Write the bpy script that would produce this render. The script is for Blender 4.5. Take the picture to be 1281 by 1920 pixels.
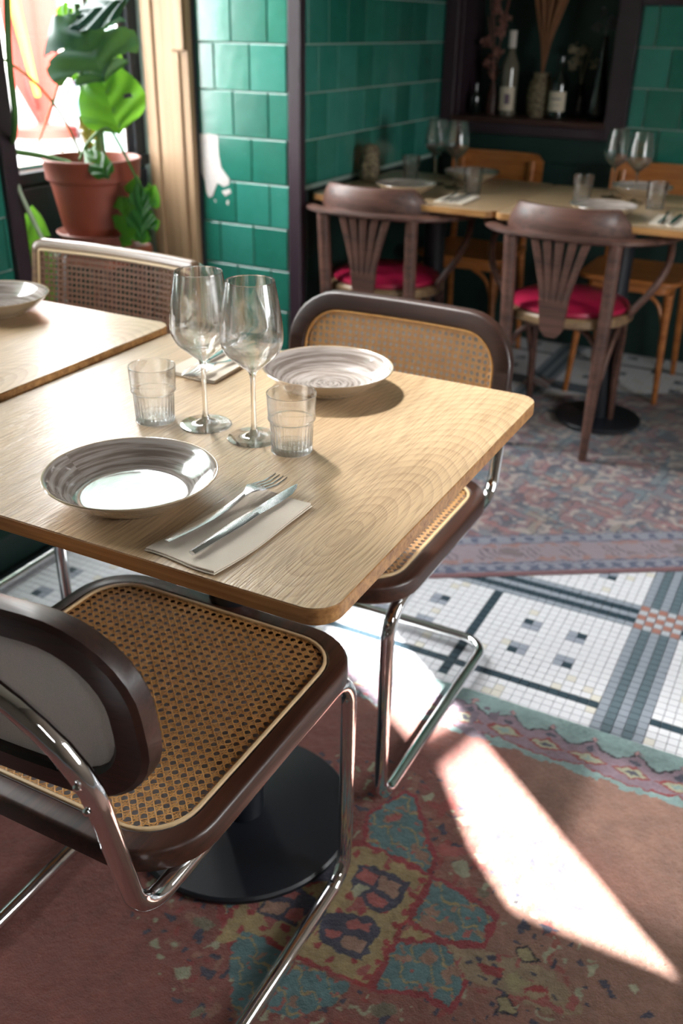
import bpy, bmesh, math, random
import numpy as np
from mathutils import Vector, Matrix, Quaternion
random.seed(7)
C = bpy.context.scene
COL = C.collection
for o in list(bpy.data.objects): bpy.data.objects.remove(o)

# ------------------------------------------------------------------ camera
cam_d = bpy.data.cameras.new('camera'); cam = bpy.data.objects.new('camera', cam_d); COL.objects.link(cam)
C.camera = cam
R = [[0.88724542, 0.46096859, 0.01742201], [0.22512197, -0.39971895, -0.88856337], [-0.40263589, 0.79229586, -0.45842296]]
cam.matrix_world = Matrix(((R[0][0], -R[1][0], -R[2][0], 0), (R[0][1], -R[1][1], -R[2][1], 0), (R[0][2], -R[1][2], -R[2][2], 1.263), (0, 0, 0, 1)))
cam_d.sensor_fit = 'VERTICAL'; cam_d.sensor_height = 36; cam_d.lens = 1774.53 / 1920 * 36
cam_d.clip_start = 0.02; cam_d.clip_end = 200
cam_d.dof.use_dof = True; cam_d.dof.focus_distance = 1.06; cam_d.dof.aperture_fstop = 5.0

# ------------------------------------------------------------------ light
C.view_settings.view_transform = 'Standard'; C.view_settings.look = 'None'
C.view_settings.exposure = 0.2; C.view_settings.gamma = 1.0; C.view_settings.use_curve_mapping = False
w = bpy.data.worlds.new('world'); C.world = w; w.use_nodes = True
bg = w.node_tree.nodes['Background']; bg.inputs[0].default_value = (0.975, 0.98, 1.0, 1); bg.inputs[1].default_value = 22.0
SUN_DIR = Vector((-1.0, 0.95, -1.0)).normalized()
sd = bpy.data.lights.new('sun', 'SUN'); sun = bpy.data.objects.new('sun', sd); COL.objects.link(sun)
sd.energy = 56; sd.angle = math.radians(0.55); sd.color = (1.0, 0.965, 0.94)
sun.location = (6, -5, 6); sun.rotation_euler = SUN_DIR.to_track_quat('-Z', 'Y').to_euler()
def portal(name, loc, direction, sx, sy):
    d = bpy.data.lights.new(name, 'AREA'); d.shape = 'RECTANGLE'; d.size = sx; d.size_y = sy; d.energy = 1
    o = bpy.data.objects.new(name, d); COL.objects.link(o); o.location = loc
    o.rotation_euler = Vector(direction).to_track_quat('-Z', 'Y').to_euler(); d.cycles.is_portal = True
portal('window_portal', (-2.44, 2.45, 2.3), (1, 0, 0), .95, 3.2)
portal('left_window_portal', (-2.64, .95, 1.65), (1, 0, 0), .8, 1.6)
portal('right_window_portal', (1.56, 1.525, 1.175), (-1, 0, 0), .85, .75)
# added fill spot, out of frame, brightening the front table's back-right corner
ld = bpy.data.lights.new('added_table_spot', 'SPOT'); lo = bpy.data.objects.new('added_table_spot', ld); COL.objects.link(lo)
ld.energy = 420; ld.spot_size = math.radians(30); ld.spot_blend = 1.0; ld.shadow_soft_size = .10; ld.color = (1, .99, .97)
lo.location = (-1.70, 1.90, 2.36); lo.rotation_euler = (Vector((-.42, 1.36, .75)) - lo.location).to_track_quat('-Z', 'Y').to_euler()

# ------------------------------------------------------------------ materials
def s2l(h):
    h = h.lstrip('#'); v = [int(h[i:i + 2], 16) / 255 for i in (0, 2, 4)]
    return tuple(x / 12.92 if x <= .04045 else ((x + .055) / 1.055) ** 2.4 for x in v) + (1,)
class NT:
    def __init__(s, name):
        s.m = bpy.data.materials.new(name); s.m.use_nodes = True; s.t = s.m.node_tree
        s.b = s.t.nodes['Principled BSDF']; s.out = s.t.nodes['Material Output']
    def n(s, typ, inp=None, **kw):
        nd = s.t.nodes.new(typ)
        for k, v in kw.items(): setattr(nd, k, v)
        for k, v in (inp or {}).items():
            if isinstance(v, bpy.types.NodeSocket): s.t.links.new(v, nd.inputs[k])
            else: nd.inputs[k].default_value = v
        return nd
    def set(s, **kw):
        for k, v in kw.items():
            k = k.replace('_', ' ')
            if isinstance(v, bpy.types.NodeSocket): s.t.links.new(v, s.b.inputs[k])
            else: s.b.inputs[k].default_value = v
    def obj(s): return s.n('ShaderNodeTexCoord').outputs['Object']
    def geo(s): return s.n('ShaderNodeNewGeometry').outputs['Position']
    def map(s, v, scale=(1, 1, 1), loc=(0, 0, 0), rot=(0, 0, 0)):
        return s.n('ShaderNodeMapping', {0: v, 'Scale': scale, 'Location': loc, 'Rotation': rot}).outputs[0]
    def noise(s, v, scale=5, detail=3, rough=.5, dist=0):
        return s.n('ShaderNodeTexNoise', {'Vector': v, 'Scale': scale, 'Detail': detail, 'Roughness': rough, 'Distortion': dist}).outputs['Fac']
    def ramp(s, f, stops):
        r = s.n('ShaderNodeValToRGB', {0: f}); e = r.color_ramp.elements
        while len(e) < len(stops): e.new(.5)
        for i, (p, c) in enumerate(stops): e[i].position = p; e[i].color = c if not isinstance(c, str) else s2l(c)
        return r.outputs[0]
    def math(s, op, a, b=0.0, c=0.0):
        return s.n('ShaderNodeMath', {0: a, 1: b, 2: c}, operation=op).outputs[0]
    def mix(s, f, a, b, bt='MIX'):
        nd = s.n('ShaderNodeMix', data_type='RGBA', blend_type=bt)
        for i, v in ((0, f), (6, a), (7, b)):
            if isinstance(v, bpy.types.NodeSocket): s.t.links.new(v, nd.inputs[i])
            else: nd.inputs[i].default_value = v if not isinstance(v, str) else s2l(v)
        return nd.outputs[2]
    def bump(s, h, strength=.3, dist=.001):
        s.set(Normal=s.n('ShaderNodeBump', {'Height': h, 'Strength': strength, 'Distance': dist}).outputs[0])
def plain(name, c, rough=.5, metal=0, noise=0, nscale=30, coat=0, bump=0, spec=.5):
    t = NT(name); c = s2l(c) if isinstance(c, str) else c
    if noise:
        f = t.noise(t.obj(), nscale, 4, .6)
        c2 = tuple(max(0, x * (1 - noise)) for x in c[:3]) + (1,); c3 = tuple(x * (1 + noise) for x in c[:3]) + (1,)
        t.set(Base_Color=t.mix(f, c2, c3))
        if bump: t.bump(f, bump, .002)
    else: t.set(Base_Color=c)
    t.set(Roughness=rough, Metallic=metal, Coat_Weight=coat, Specular_IOR_Level=spec); t.b.inputs['Coat Roughness'].default_value = .08
    return t.m
def wood(name, light, dark, rough=.35, axis=0, fine=1.0, coat=.2, spec=.5):
    t = NT(name); sc = [60 * fine] * 3; sc[axis] = 3 * fine
    p = t.map(t.obj(), tuple(sc)); f = t.noise(p, 1.0, 5, .65, .4)
    sc2 = [240 * fine] * 3; sc2[axis] = 6 * fine
    g = t.noise(t.map(t.obj(), tuple(sc2)), 1.0, 2, .5)
    f2 = t.math('ADD', t.math('MULTIPLY', f, .7), t.math('MULTIPLY', g, .3))
    t.set(Base_Color=t.ramp(f2, [(.35, dark), (.62, light)]), Roughness=rough, Coat_Weight=coat, Specular_IOR_Level=spec)
    t.b.inputs['Coat Roughness'].default_value = .15
    t.bump(g, .25, .0006); return t.m
def oak_top():
    t = NT('oak_veneer'); o = t.obj()
    s = t.n('ShaderNodeSeparateXYZ', {0: o}); x, y = s.outputs[0], s.outputs[1]
    wob = t.noise(t.map(o, (3.5, 2.2, 1)), 1.0, 3, .5)
    wob2 = t.noise(t.map(o, (14, 4, 1)), 1.0, 3, .6)
    xx = t.math('ADD', t.math('SUBTRACT', x, .29), t.math('MULTIPLY', t.math('SUBTRACT', wob, .5), .05))
    yy = t.math('ADD', t.math('MULTIPLY', t.math('ADD', y, .20), .34), t.math('MULTIPLY', t.math('SUBTRACT', wob, .5), .03))
    r = t.math('SQRT', t.math('ADD', t.math('MULTIPLY', xx, xx), t.math('MULTIPLY', yy, yy)))
    r = t.math('ADD', r, t.math('MULTIPLY', t.math('SUBTRACT', wob2, .5), .003))
    ring = t.math('FRACT', t.math('MULTIPLY', r, 125.0))
    ring = t.math('POWER', ring, 2.2)
    pore = t.noise(t.map(o, (520, 16, 1)), 1.0, 2, .5)
    poreb = t.ramp(pore, [(.36, (0, 0, 0, 1)), (.55, (1, 1, 1, 1))])
    tone = t.noise(t.map(o, (9, 1.1, 1)), 1.0, 3, .5)
    base = t.mix(tone, '#a98a66', '#cbb08b')
    c = t.mix(t.math('MULTIPLY', ring, .30), base, '#74522f')
    inv = t.math('SUBTRACT', 1.0, poreb)
    c = t.mix(t.math('MULTIPLY', inv, .38), c, '#5f4225')
    h = t.math('SUBTRACT', t.math('MULTIPLY', poreb, .9), t.math('MULTIPLY', ring, .2))
    t.set(Base_Color=c, Roughness=t.math('ADD', .29, t.math('MULTIPLY', ring, .08)), Specular_IOR_Level=.85, Coat_Weight=.25)
    t.b.inputs['Coat Roughness'].default_value = .22
    t.bump(h, .5, .0006); return t.m
def cane_mat():
    t = NT('woven_cane'); f = t.noise(t.obj(), 90, 3, .6)
    t.set(Base_Color=t.mix(f, '#a06a34', '#e2ae6a'), Roughness=.38, Specular_IOR_Level=.6); return t.m
def net_mat():
    t = NT('grey_backing_net'); o = t.obj()
    c = t.mix(t.noise(o, 500, 2, .5), '#8a8788', '#c4c0c2')
    d = t.n('ShaderNodeBsdfDiffuse', {'Color': c}); tr = t.n('ShaderNodeBsdfTranslucent', {'Color': c})
    m = t.n('ShaderNodeMixShader', {0: .45, 1: d.outputs[0], 2: tr.outputs[0]})
    t.t.links.new(m.outputs[0], t.out.inputs[0]); return t.m
def netb_mat():
    t = NT('lit_backing_net'); c = t.mix(t.noise(t.obj(), 900, 2, .5), '#c4c0bd', '#eceae8')  # paler copy of the seat net, backlit glow put into the colour
    d = t.n('ShaderNodeBsdfDiffuse', {'Color': c}); tr = t.n('ShaderNodeBsdfTranslucent', {'Color': c})
    m = t.n('ShaderNodeMixShader', {0: .5, 1: d.outputs[0], 2: tr.outputs[0]}); t.t.links.new(m.outputs[0], t.out.inputs[0]); return t.m
def thin_glass():
    t = NT('clear_glass'); gl = t.n('ShaderNodeBsdfGlass', {'IOR': 1.45, 'Roughness': 0.0})
    gm = t.n('ShaderNodeNewGeometry'); dt = t.n('ShaderNodeVectorMath', {0: gm.outputs['Normal'], 1: gm.outputs['Incoming']}, operation='DOT_PRODUCT').outputs['Value']
    e = t.math('SUBTRACT', 1.0, t.math('ABSOLUTE', dt)); fr = t.n('ShaderNodeMath', {0: t.math('POWER', e, 4.0), 1: .90, 2: .045}, operation='MULTIPLY_ADD').outputs[0]
    tp = t.n('ShaderNodeBsdfTransparent', {'Color': t.mix(t.math('POWER', e, 3.0), (.985, .99, .988, 1), (.8, .83, .82, 1))}); go = t.n('ShaderNodeBsdfGlossy', {'Roughness': .01})
    th = t.n('ShaderNodeMixShader', {0: fr, 1: tp.outputs[0], 2: go.outputs[0]})
    m = t.n('ShaderNodeMixShader', {0: .35, 1: gl.outputs[0], 2: th.outputs[0]}); t.t.links.new(m.outputs[0], t.out.inputs[0]); return t.m
def glass_mat(name='clear_glass', c=(1, 1, 1, 1), rough=0.0, ior=1.48):
    t = NT(name); t.set(Base_Color=c, Roughness=rough, IOR=ior, Transmission_Weight=1.0); return t.m
def pane_mat():
    t = NT('window_pane_glass')
    gm = t.n('ShaderNodeNewGeometry'); dt = t.n('ShaderNodeVectorMath', {0: gm.outputs['Normal'], 1: gm.outputs['Incoming']}, operation='DOT_PRODUCT').outputs['Value']
    fr = t.n('ShaderNodeMath', {0: t.math('POWER', t.math('SUBTRACT', 1.0, t.math('ABSOLUTE', dt)), 5.0), 1: .96, 2: .04}, operation='MULTIPLY_ADD'); g = t.n('ShaderNodeBsdfGlossy', {'Roughness': 0.0}); tp = t.n('ShaderNodeBsdfTransparent', {'Color': (.98, .985, .98, 1)})
    m = t.n('ShaderNodeMixShader', {0: fr.outputs[0], 1: tp.outputs[0], 2: g.outputs[0]})
    t.t.links.new(m.outputs[0], t.out.inputs[0]); return t.m
def tile_mat():
    t = NT('green_glazed_tile'); rnd = t.n('ShaderNodeObjectInfo').outputs['Random']
    g = t.geo(); f = t.noise(g, 14, 3, .6)
    k = t.math('ADD', t.math('MULTIPLY', rnd, .6), t.math('MULTIPLY', f, .4))
    c = t.ramp(k, [(.15, '#1d6253'), (.5, '#277463'), (.85, '#3a8678')])
    blot = t.ramp(t.noise(g, 60, 2, .5), [(.72, (0, 0, 0, 1)), (.78, (.35, .35, .35, 1))])
    t.set(Base_Color=t.mix(blot, c, '#7fae9b'), Roughness=.22, Coat_Weight=.4)
    t.b.inputs['Coat Roughness'].default_value = .12
    t.bump(t.noise(g, 22, 2, .5), .25, .004); return t.m
def plate_mat():
    t = NT('grey_brown_glaze'); o = t.obj(); s = t.n('ShaderNodeSeparateXYZ', {0: o})
    r = t.n('ShaderNodeVectorMath', {0: t.n('ShaderNodeCombineXYZ', {0: s.outputs[0], 1: s.outputs[1]}).outputs[0]}, operation='LENGTH').outputs['Value']
    ang = t.math('ARCTAN2', s.outputs[1], s.outputs[0])
    rr = t.math('ADD', t.math('MULTIPLY', r, 150), t.math('MULTIPLY', ang, 1 / 6.2832))
    nz = t.noise(t.n('ShaderNodeCombineXYZ', {0: rr, 1: t.math('MULTIPLY', ang, .5)}).outputs[0], 1.6, 3, .6)
    st = t.ramp(nz, [(.42, '#7d7068'), (.56, '#a89d96'), (.7, '#b2aaa5')])
    rim = t.math('GREATER_THAN', r, .1005)
    low = t.math('LESS_THAN', t.n('ShaderNodeSeparateXYZ', {0: t.n('ShaderNodeNewGeometry').outputs['Normal']}).outputs[2], -.02)
    edge = t.math('MAXIMUM', rim, low)
    c = t.mix(edge, st, '#a8957c')
    t.set(Base_Color=c, Roughness=.14, Coat_Weight=1.0, Coat_IOR=1.75); t.b.inputs['Coat Roughness'].default_value = .03
    t.bump(nz, .08, .0008); return t.m
def attr_mat(name, rough=.95, fuzz=True):
    t = NT(name); a = t.n('ShaderNodeVertexColor', layer_name='Col').outputs[0]
    g = t.geo(); f = t.noise(g, 420, 3, .7); f2 = t.noise(g, 12, 3, .6)
    c = t.mix(.5, a, t.mix(f, (.25, .25, .25, 1), (.75, .75, .75, 1)), 'OVERLAY')
    c = t.mix(t.math('MULTIPLY', f2, .35), c, t.mix(.5, c, (.12, .09, .08, 1)))
    t.set(Base_Color=c, Roughness=rough, Specular_IOR_Level=.15, Sheen_Weight=.25)
    t.bump(t.math('ADD', f, t.math('MULTIPLY', t.noise(g, 90, 2, .5), .8)), 1.0, .004); return t.m
def leaf_mat(name, c1, c2, tr=.4):
    t = NT(name); f = t.noise(t.obj(), 25, 2, .5); c = t.mix(f, c1, c2)
    t.set(Base_Color=c, Roughness=.35, Specular_IOR_Level=.5)
    tl = t.n('ShaderNodeBsdfTranslucent', {'Color': t.mix(.5, c, '#9fd23c')})
    m = t.n('ShaderNodeMixShader', {0: tr, 1: t.b.outputs[0], 2: tl.outputs[0]})
    t.t.links.new(m.outputs[0], t.out.inputs[0]); return t.m
def fleck(name, c1, c2, scale, rough=.7):
    t = NT(name); t.set(Base_Color=t.mix(t.ramp(t.noise(t.obj(), scale, 4, .7), [(.4, (0, 0, 0, 1)), (.6, (1, 1, 1, 1))]), c1, c2), Roughness=rough)
    t.bump(t.noise(t.obj(), scale, 4, .7), .6, .004); return t.m
M = dict(
    oak=oak_top(), oak_edge=wood('oak_edge', '#b98a55', '#7c4f28', .4, 0, 1.2), walnut=wood('dark_walnut', '#3a2118', '#1c0f0a', .42, 0, .8, .12),
    cane_shaded=plain('shaded_cane', '#6e4429', .45, 0, .25, 90), net_back=None, midwood=wood('mid_brown_wood', '#8a6a50', '#5f4431', .35, 0, .8, .4),
    seatwood=wood('brown_walnut', '#47271a', '#22120b', .42, 1, .8, .12),
    bent=wood('worn_brown_bentwood', '#664539', '#3b2620', .5, 0, .5, .1), bentl=wood('worn_tan_rim', '#8f7655', '#5c422f', .4, 0, .5, .2),
    orange=wood('orange_plywood', '#b9743a', '#90501f', .35, 0, .4, .3), trim=wood('pale_pine', '#b09070', '#86684b', .6, 2, .35, 0),
    shelf=wood('dark_shelf_wood', '#4b2d24', '#2a1813', .5, 0, .4, 0), cane=cane_mat(), net=net_mat(), spline=plain('pale_cane_spline', '#d2b48a', .4, 0, .15, 120),
    chrome=plain('chrome', (.86, .86, .87, 1), .055, 1), steel=None, glass=thin_glass(), pane=pane_mat(), tile=tile_mat(),
    grout=plain('pale_grout', '#a3b8ae', .9, 0, .15, 60), grout2=plain('mosaic_grout', '#989ba2', .95, 0, .2, 80),
    purple=plain('aubergine_paint', '#33242d', .42, 0, .12, 30, .2), dgreen=plain('dark_green_panel', '#14302a', .5, 0, .15, 20), frame=plain('black_blue_frame', '#1b222b', .4, 0, .1, 30, .2),
    plaster=plain('cracked_plaster', '#c9c1bd', .95, 0, .25, 40, 0, .8), paint=plain('taupe_paint', '#6d6258', .9, 0, .05, 8), ceil=plain('ceiling_paint', '#a8a296', .9),
    plate=plate_mat(), napkin=None, black=plain('black_powder_coat', '#171b22', .42, 0, .1, 300, 0, .1), red=plain('red_vinyl', '#a3193f', .38, 0, .12, 25, .1),
    terra=plain('terracotta_plastic', '#8f4430', .48, 0, .08, 14), saucer=plain('pink_brown_saucer', '#8d5548', .5, 0, .08, 14), soil=fleck('potting_soil', '#2b1d14', '#4a3526', 160, .95),
    leafd=leaf_mat('dark_monstera_leaf', '#0f3a33', '#1c5549', .12), leafg=leaf_mat('bright_monstera_leaf', '#2c7a22', '#56a52f', .5), leafm=leaf_mat('mid_monstera_leaf', '#1f5a2a', '#3a7f35', .35),
    deadl=leaf_mat('dry_brown_leaf', '#7a5028', '#a4733f', .3), stem=plain('green_stem', '#4f7a3c', .4, 0, .2, 30), pale=plain('pale_aerial_root', '#b9c9ac', .5, 0, .2, 30), cane_pole=plain('brown_support_pole', '#8d7a68', .7, 0, .2, 40),
    rubber=plain('black_rubber', '#0c0c0c', .7), paper=plain('cream_label_paper', '#cfc3ad', .8, 0, .1, 60), darkglass=plain('dark_green_bottle', '#0a1512', .12, 0, 0, 1, .8),
    ink=plain('dark_label_ink', '#6a5a66', .8), asphalt=fleck('grey_pavement', '#58585c', '#6d6c6a', 8, .9), facade=plain('pale_facade', '#d9d4c8', .9, 0, .08, 2),
    redcloth=plain('red_parasol_cloth', '#8f2016', .8), yellow=plain('yellow_parasol_stripe', '#a9751c', .8), carp=plain('blue_grey_car_paint', '#3a4a5c', .3, 0, 0, 1, .6), bluebox=plain('blue_grey_cabinet', '#4d6274', .5),
    wglass=plain('dark_car_glass', '#10161c', .08), stone=fleck('mottled_stone_figure', '#4d4130', '#8b7d60', 70, .7), dry=plain('dry_grass', '#8b6044', .9, 0, .3, 40), drypink=plain('dried_pink_flower', '#8f6458', .9, 0, .3, 60), dryw=plain('dried_pale_flower', '#9c9178', .9, 0, .2, 60),
    white=plain('white_capsule', '#d6cfc6', .5), copper=plain('rim_brown', '#6b4a3a', .4))
def steel_mat():
    t = NT('brushed_cutlery_steel'); f = t.noise(t.map(t.obj(), (40, 40, 40)), 1, 4, .6)
    t.set(Base_Color=(.74, .74, .76, 1), Metallic=1.0, Roughness=t.math('ADD', .14, t.math('MULTIPLY', f, .18))); return t.m
M['steel'] = steel_mat(); M['net_back'] = netb_mat()
def napkin_mat():
    t = NT('cream_paper_napkin'); o = t.obj()
    a = t.n('ShaderNodeTexWave', {'Vector': t.map(o, (1, 1, 1), rot=(0, 0, .6)), 'Scale': 260.0}, bands_direction='X').outputs['Fac']
    b = t.n('ShaderNodeTexWave', {'Vector': t.map(o, (1, 1, 1), rot=(0, 0, -.6)), 'Scale': 260.0}, bands_direction='X').outputs['Fac']
    h = t.math('ADD', a, b)
    t.set(Base_Color=t.mix(t.math('MULTIPLY', h, .5), '#cbbfae', '#ddd2c3'), Roughness=.95, Specular_IOR_Level=.1); t.bump(h, .5, .0004); return t.m
M['napkin'] = napkin_mat()
def rim_glass():
    t = NT('ribbed_glass'); t.set(Base_Color=(1, 1, 1, 1), Roughness=0, IOR=1.48, Transmission_Weight=1.0); return t.m

# ------------------------------------------------------------------ mesh helpers
class MB:
    def __init__(s): s.v = []; s.f = []
    def add(s, v, f):
        k = len(s.v); s.v += [tuple(p) for p in v]; s.f += [tuple(i + k for i in q) for q in f]; return s
    def box(s, x0, x1, y0, y1, z0, z1, fn=None):
        v = [(x, y, z) for z in (z0, z1) for y in (y0, y1) for x in (x0, x1)]
        if fn: v = [fn(*p) for p in v]
        return s.add(v, [(0, 2, 3, 1), (4, 5, 7, 6), (0, 1, 5, 4), (2, 6, 7, 3), (0, 4, 6, 2), (1, 3, 7, 5)])
    def bbox(s, x0, x1, y0, y1, z0, z1, b=.002, fn=None):   # bevelled box
        P = lambda i, d, z: [(x0 + i, y0 + d), (x0 + d, y0 + i), (x1 - d, y0 + i), (x1 - i, y0 + d), (x1 - i, y1 - d), (x1 - d, y1 - i), (x0 + d, y1 - i), (x0 + i, y1 - d)]
        L = [(b, 2 * b, z0), (0, b, z0 + b), (0, b, z1 - b), (b, 2 * b, z1)]
        return s.stack([[(p[0], p[1], z) for p in P(i, d, z)][::-1] for i, d, z in L][::1], fn=fn, flip=True)
    def stack(s, loops, cap=True, fn=None, flip=False, close=False):
        n = len(loops[0]); v = [p for l in loops for p in l]
        if fn: v = [fn(*p) for p in v]
        f = []; m = len(loops)
        for k in range(m if close else m - 1):
            a = k * n; b = ((k + 1) % m) * n
            for i in range(n):
                j = (i + 1) % n; q = (a + i, a + j, b + j, b + i); f.append(q[::-1] if flip else q)
        if cap and not close:
            t0 = tuple(range(n)); t1 = tuple(range((m - 1) * n, m * n))
            f.append(t0 if flip else t0[::-1]); f.append(t1[::-1] if flip else t1)
        return s.add(v, f)
    def prism(s, pts, z0, z1, b=.0015, fn=None):
        cx = sum(p[0] for p in pts) / len(pts); cy = sum(p[1] for p in pts) / len(pts)
        def ins(d):
            out = []
            n = len(pts)
            for i in range(n):
                a = Vector(pts[i - 1]); c = Vector(pts[i]); e = Vector(pts[(i + 1) % n])
                t = (e - a).normalized(); nn = Vector((-t.y, t.x)); out.append((c.x + nn.x * d, c.y + nn.y * d))
            return out
        L = [(b, z0), (0, z0 + b), (0, z1 - b), (b, z1)] if b else [(0, z0), (0, z1)]
        return s.stack([[(x, y, z) for x, y in ins(d)] for d, z in L], fn=fn)
    def lathe(s, prof, n=40, rib=None, closed=False):
        loops = []
        for r, z in prof:
            loops.append([((r + (rib(r, z, 2 * math.pi * i / n) if rib else 0)) * math.cos(2 * math.pi * i / n), (r + (rib(r, z, 2 * math.pi * i / n) if rib else 0)) * math.sin(2 * math.pi * i / n), z) for i in range(n)])
        return s.stack(loops, cap=not closed, close=closed)
    def tube(s, pts, r, n=12, cap=True, closed=False, flat=None):
        P = [Vector(p) for p in pts]; m = len(P); T = []
        for i in range(m):
            a = P[(i - 1) % m] if (closed or i > 0) else P[0]; b = P[(i + 1) % m] if (closed or i < m - 1) else P[-1]
            T.append((b - a).normalized())
        up = Vector((0, 0, 1)) if abs(T[0].z) < .9 else Vector((1, 0, 0))
        N = (up - T[0] * up.dot(T[0])).normalized(); loops = []
        rr = r if isinstance(r, (list, tuple)) else [r] * m
        for i in range(m):
            if i: N = (N - T[i] * N.dot(T[i])).normalized()
            B = T[i].cross(N); k = flat or (1, 1)
            loops.append([tuple(P[i] + (N * math.cos(2 * math.pi * j / n) * k[0] + B * math.sin(2 * math.pi * j / n) * k[1]) * rr[i]) for j in range(n)])
        return s.stack(loops, cap=cap, close=closed)
    def build(s, name, mat, parent=None, loc=None, smooth=35, rotz=0):
        me = bpy.data.meshes.new(name); me.from_pydata(s.v, [], s.f); me.update()
        me.materials.append(mat)
        if smooth:
            me.polygons.foreach_set('use_smooth', [True] * len(me.polygons)); me.set_sharp_from_angle(angle=math.radians(smooth))
        o = bpy.data.objects.new(name, me); COL.objects.link(o)
        if parent: o.parent = parent
        if loc: o.location = loc
        if rotz: o.rotation_euler.z = rotz
        return o
def tag(o, label=None, cat=None, group=None, kind=None):
    for k, v in (('label', label), ('category', cat), ('group', group), ('kind', kind)):
        if v: o[k] = v
    return o
def empty(name, loc, rz=0, label=None, cat=None, group=None):
    o = bpy.data.objects.new(name, None); COL.objects.link(o); o.location = loc; o.rotation_euler.z = rz; o.empty_display_size = .05
    return tag(o, label, cat, group)
def copy_tree(o, parent=None):
    c = o.copy(); COL.objects.link(c); c.parent = parent
    for ch in o.children: copy_tree(ch, c)
    return c
def dup(o, loc, rz=None, label=None):
    c = copy_tree(o); c.location = loc
    if rz is not None: c.rotation_euler.z = rz
    if label: c['label'] = label
    return c
def rrect(w, h, r, n=8, cx=0, cy=0):
    out = []
    for sx, sy, a0 in ((1, -1, -90), (1, 1, 0), (-1, 1, 90), (-1, -1, 180)):
        for i in range(n + 1):
            a = math.radians(a0 + 90 * i / n)
            out.append((cx + sx * (w / 2 - r) + r * math.cos(a), cy + sy * (h / 2 - r) + r * math.sin(a)))
    return out
def fillet(pts, rad, n=7, closed=False):
    P = [Vector(p) for p in pts]; out = []; m = len(P)
    rad = rad if isinstance(rad, (list, tuple)) else [rad] * m
    for i in range(m):
        if not closed and i in (0, m - 1): out.append(P[i]); continue
        a = P[i - 1]; b = P[i]; c = P[(i + 1) % m]; u = (a - b).normalized(); v = (c - b).normalized()
        ang = u.angle(v); d = rad[i] / math.tan(ang / 2)
        bis = (u + v).normalized(); ctr = b + bis * (rad[i] / math.sin(ang / 2)); s = b + u * d; e = b + v * d
        q0 = (s - ctr).normalized(); q1 = (e - ctr).normalized()
        for k in range(n + 1): out.append(ctr + q0.slerp(q1, k / n) * rad[i])
    return out
def bez(P, n=24):   # Catmull-Rom through the points
    P = [Vector(p) for p in P]; Q = [P[0] * 2 - P[1]] + P + [P[-1] * 2 - P[-2]]; out = []
    for i in range(1, len(Q) - 2):
        for k in range(n):
            t = k / n; a, b, c, d = Q[i - 1], Q[i], Q[i + 1], Q[i + 2]
            out.append(.5 * ((2 * b) + (c - a) * t + (2 * a - 5 * b + 4 * c - d) * t * t + (3 * b - a - 3 * c + d) * t ** 3))
    out.append(P[-1]); return out
def ring(mb, outer, inner, z0, z1, b=.004, fn=None):
    def ins(pts, d):
        n = len(pts); out = []
        for i in range(n):
            a = Vector(pts[i - 1]); e = Vector(pts[(i + 1) % n]); t = (e - a).normalized(); out.append((pts[i][0] - t.y * d, pts[i][1] + t.x * d))
        return out
    L = []
    for src, d, z in ((outer, b, z0), (outer, 0, z0 + b), (outer, 0, z1 - b), (outer, b * .4, z1 - b * .4), (outer, b, z1), (inner, -b, z1), (inner, 0, z1 - b), (inner, 0, z0 + b), (inner, -b, z0)):
        L.append([(x, y, z) for x, y in ins(src, d)])
    mb.stack(L, close=True, fn=fn)

# ------------------------------------------------------------------ room shell
WX = -2.07        # left wall plane
def slab(name, *a, mat='paint'):
    return tag(MB().box(*a).build(name, M[mat], smooth=0), kind='structure')
def parts_wall(name, boxes, mat):
    mb = MB()
    for b in boxes: mb.box(*b)
    return tag(mb.build(name, M[mat], smooth=0), kind='structure')
floor = slab('floor', -2.6, 2.3, -2.0, 4.5, -.1, -.003, mat='grout2')
ceiling = slab('ceiling', -2.6, 2.3, -2.0, 4.6, 4.0, 4.1, mat='ceil')
wall_left = parts_wall('wall_left', [(-2.6, WX - .008, 1.35, 1.99, 0, 4.0), (-2.6, WX - .008, -2.0, .55, 0, 4.0), (-2.6, WX - .008, .55, 1.35, 0, .85), (-2.6, WX - .008, .55, 1.35, 2.45, 4.0)], 'grout')
wall_window = parts_wall('wall_window', [(-2.6, -2.30, 2.04, 2.90, 0, .80), (-2.6, -2.30, 1.99, 2.9, 3.85, 4.0)], 'dgreen')
wall_corner = parts_wall('wall_corner', [(-2.6, -1.665, 2.912, 4.6, 0, 4.0)], 'grout')
wall_back = parts_wall('wall_back', [(-1.66, -1.60, 4.158, 4.6, 0, 4.0), (-1.60, -.94, 4.158, 4.6, 0, .90), (-1.60, -.94, 4.42, 4.6, .90, 4.0), (-1.60, -.94, 4.158, 4.42, 1.9, 4.0), (-.94, 2.3, 4.158, 4.6, 0, 4.0)], 'grout')
fr = [(-2.6, 2.3, -2.0, -1.85, 0, 4.0)]
wall_front = parts_wall('wall_front', fr, 'paint')
tag(MB().box(1.505, 1.51, 1.1, 1.95, .8, 1.55).build('window_2', M['pane'], smooth=0), kind='structure')
tag(MB().box(-2.4, -2.39, .55, 1.35, .85, 2.45).build('window_3', M['pane'], smooth=0), kind='structure')
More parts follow.
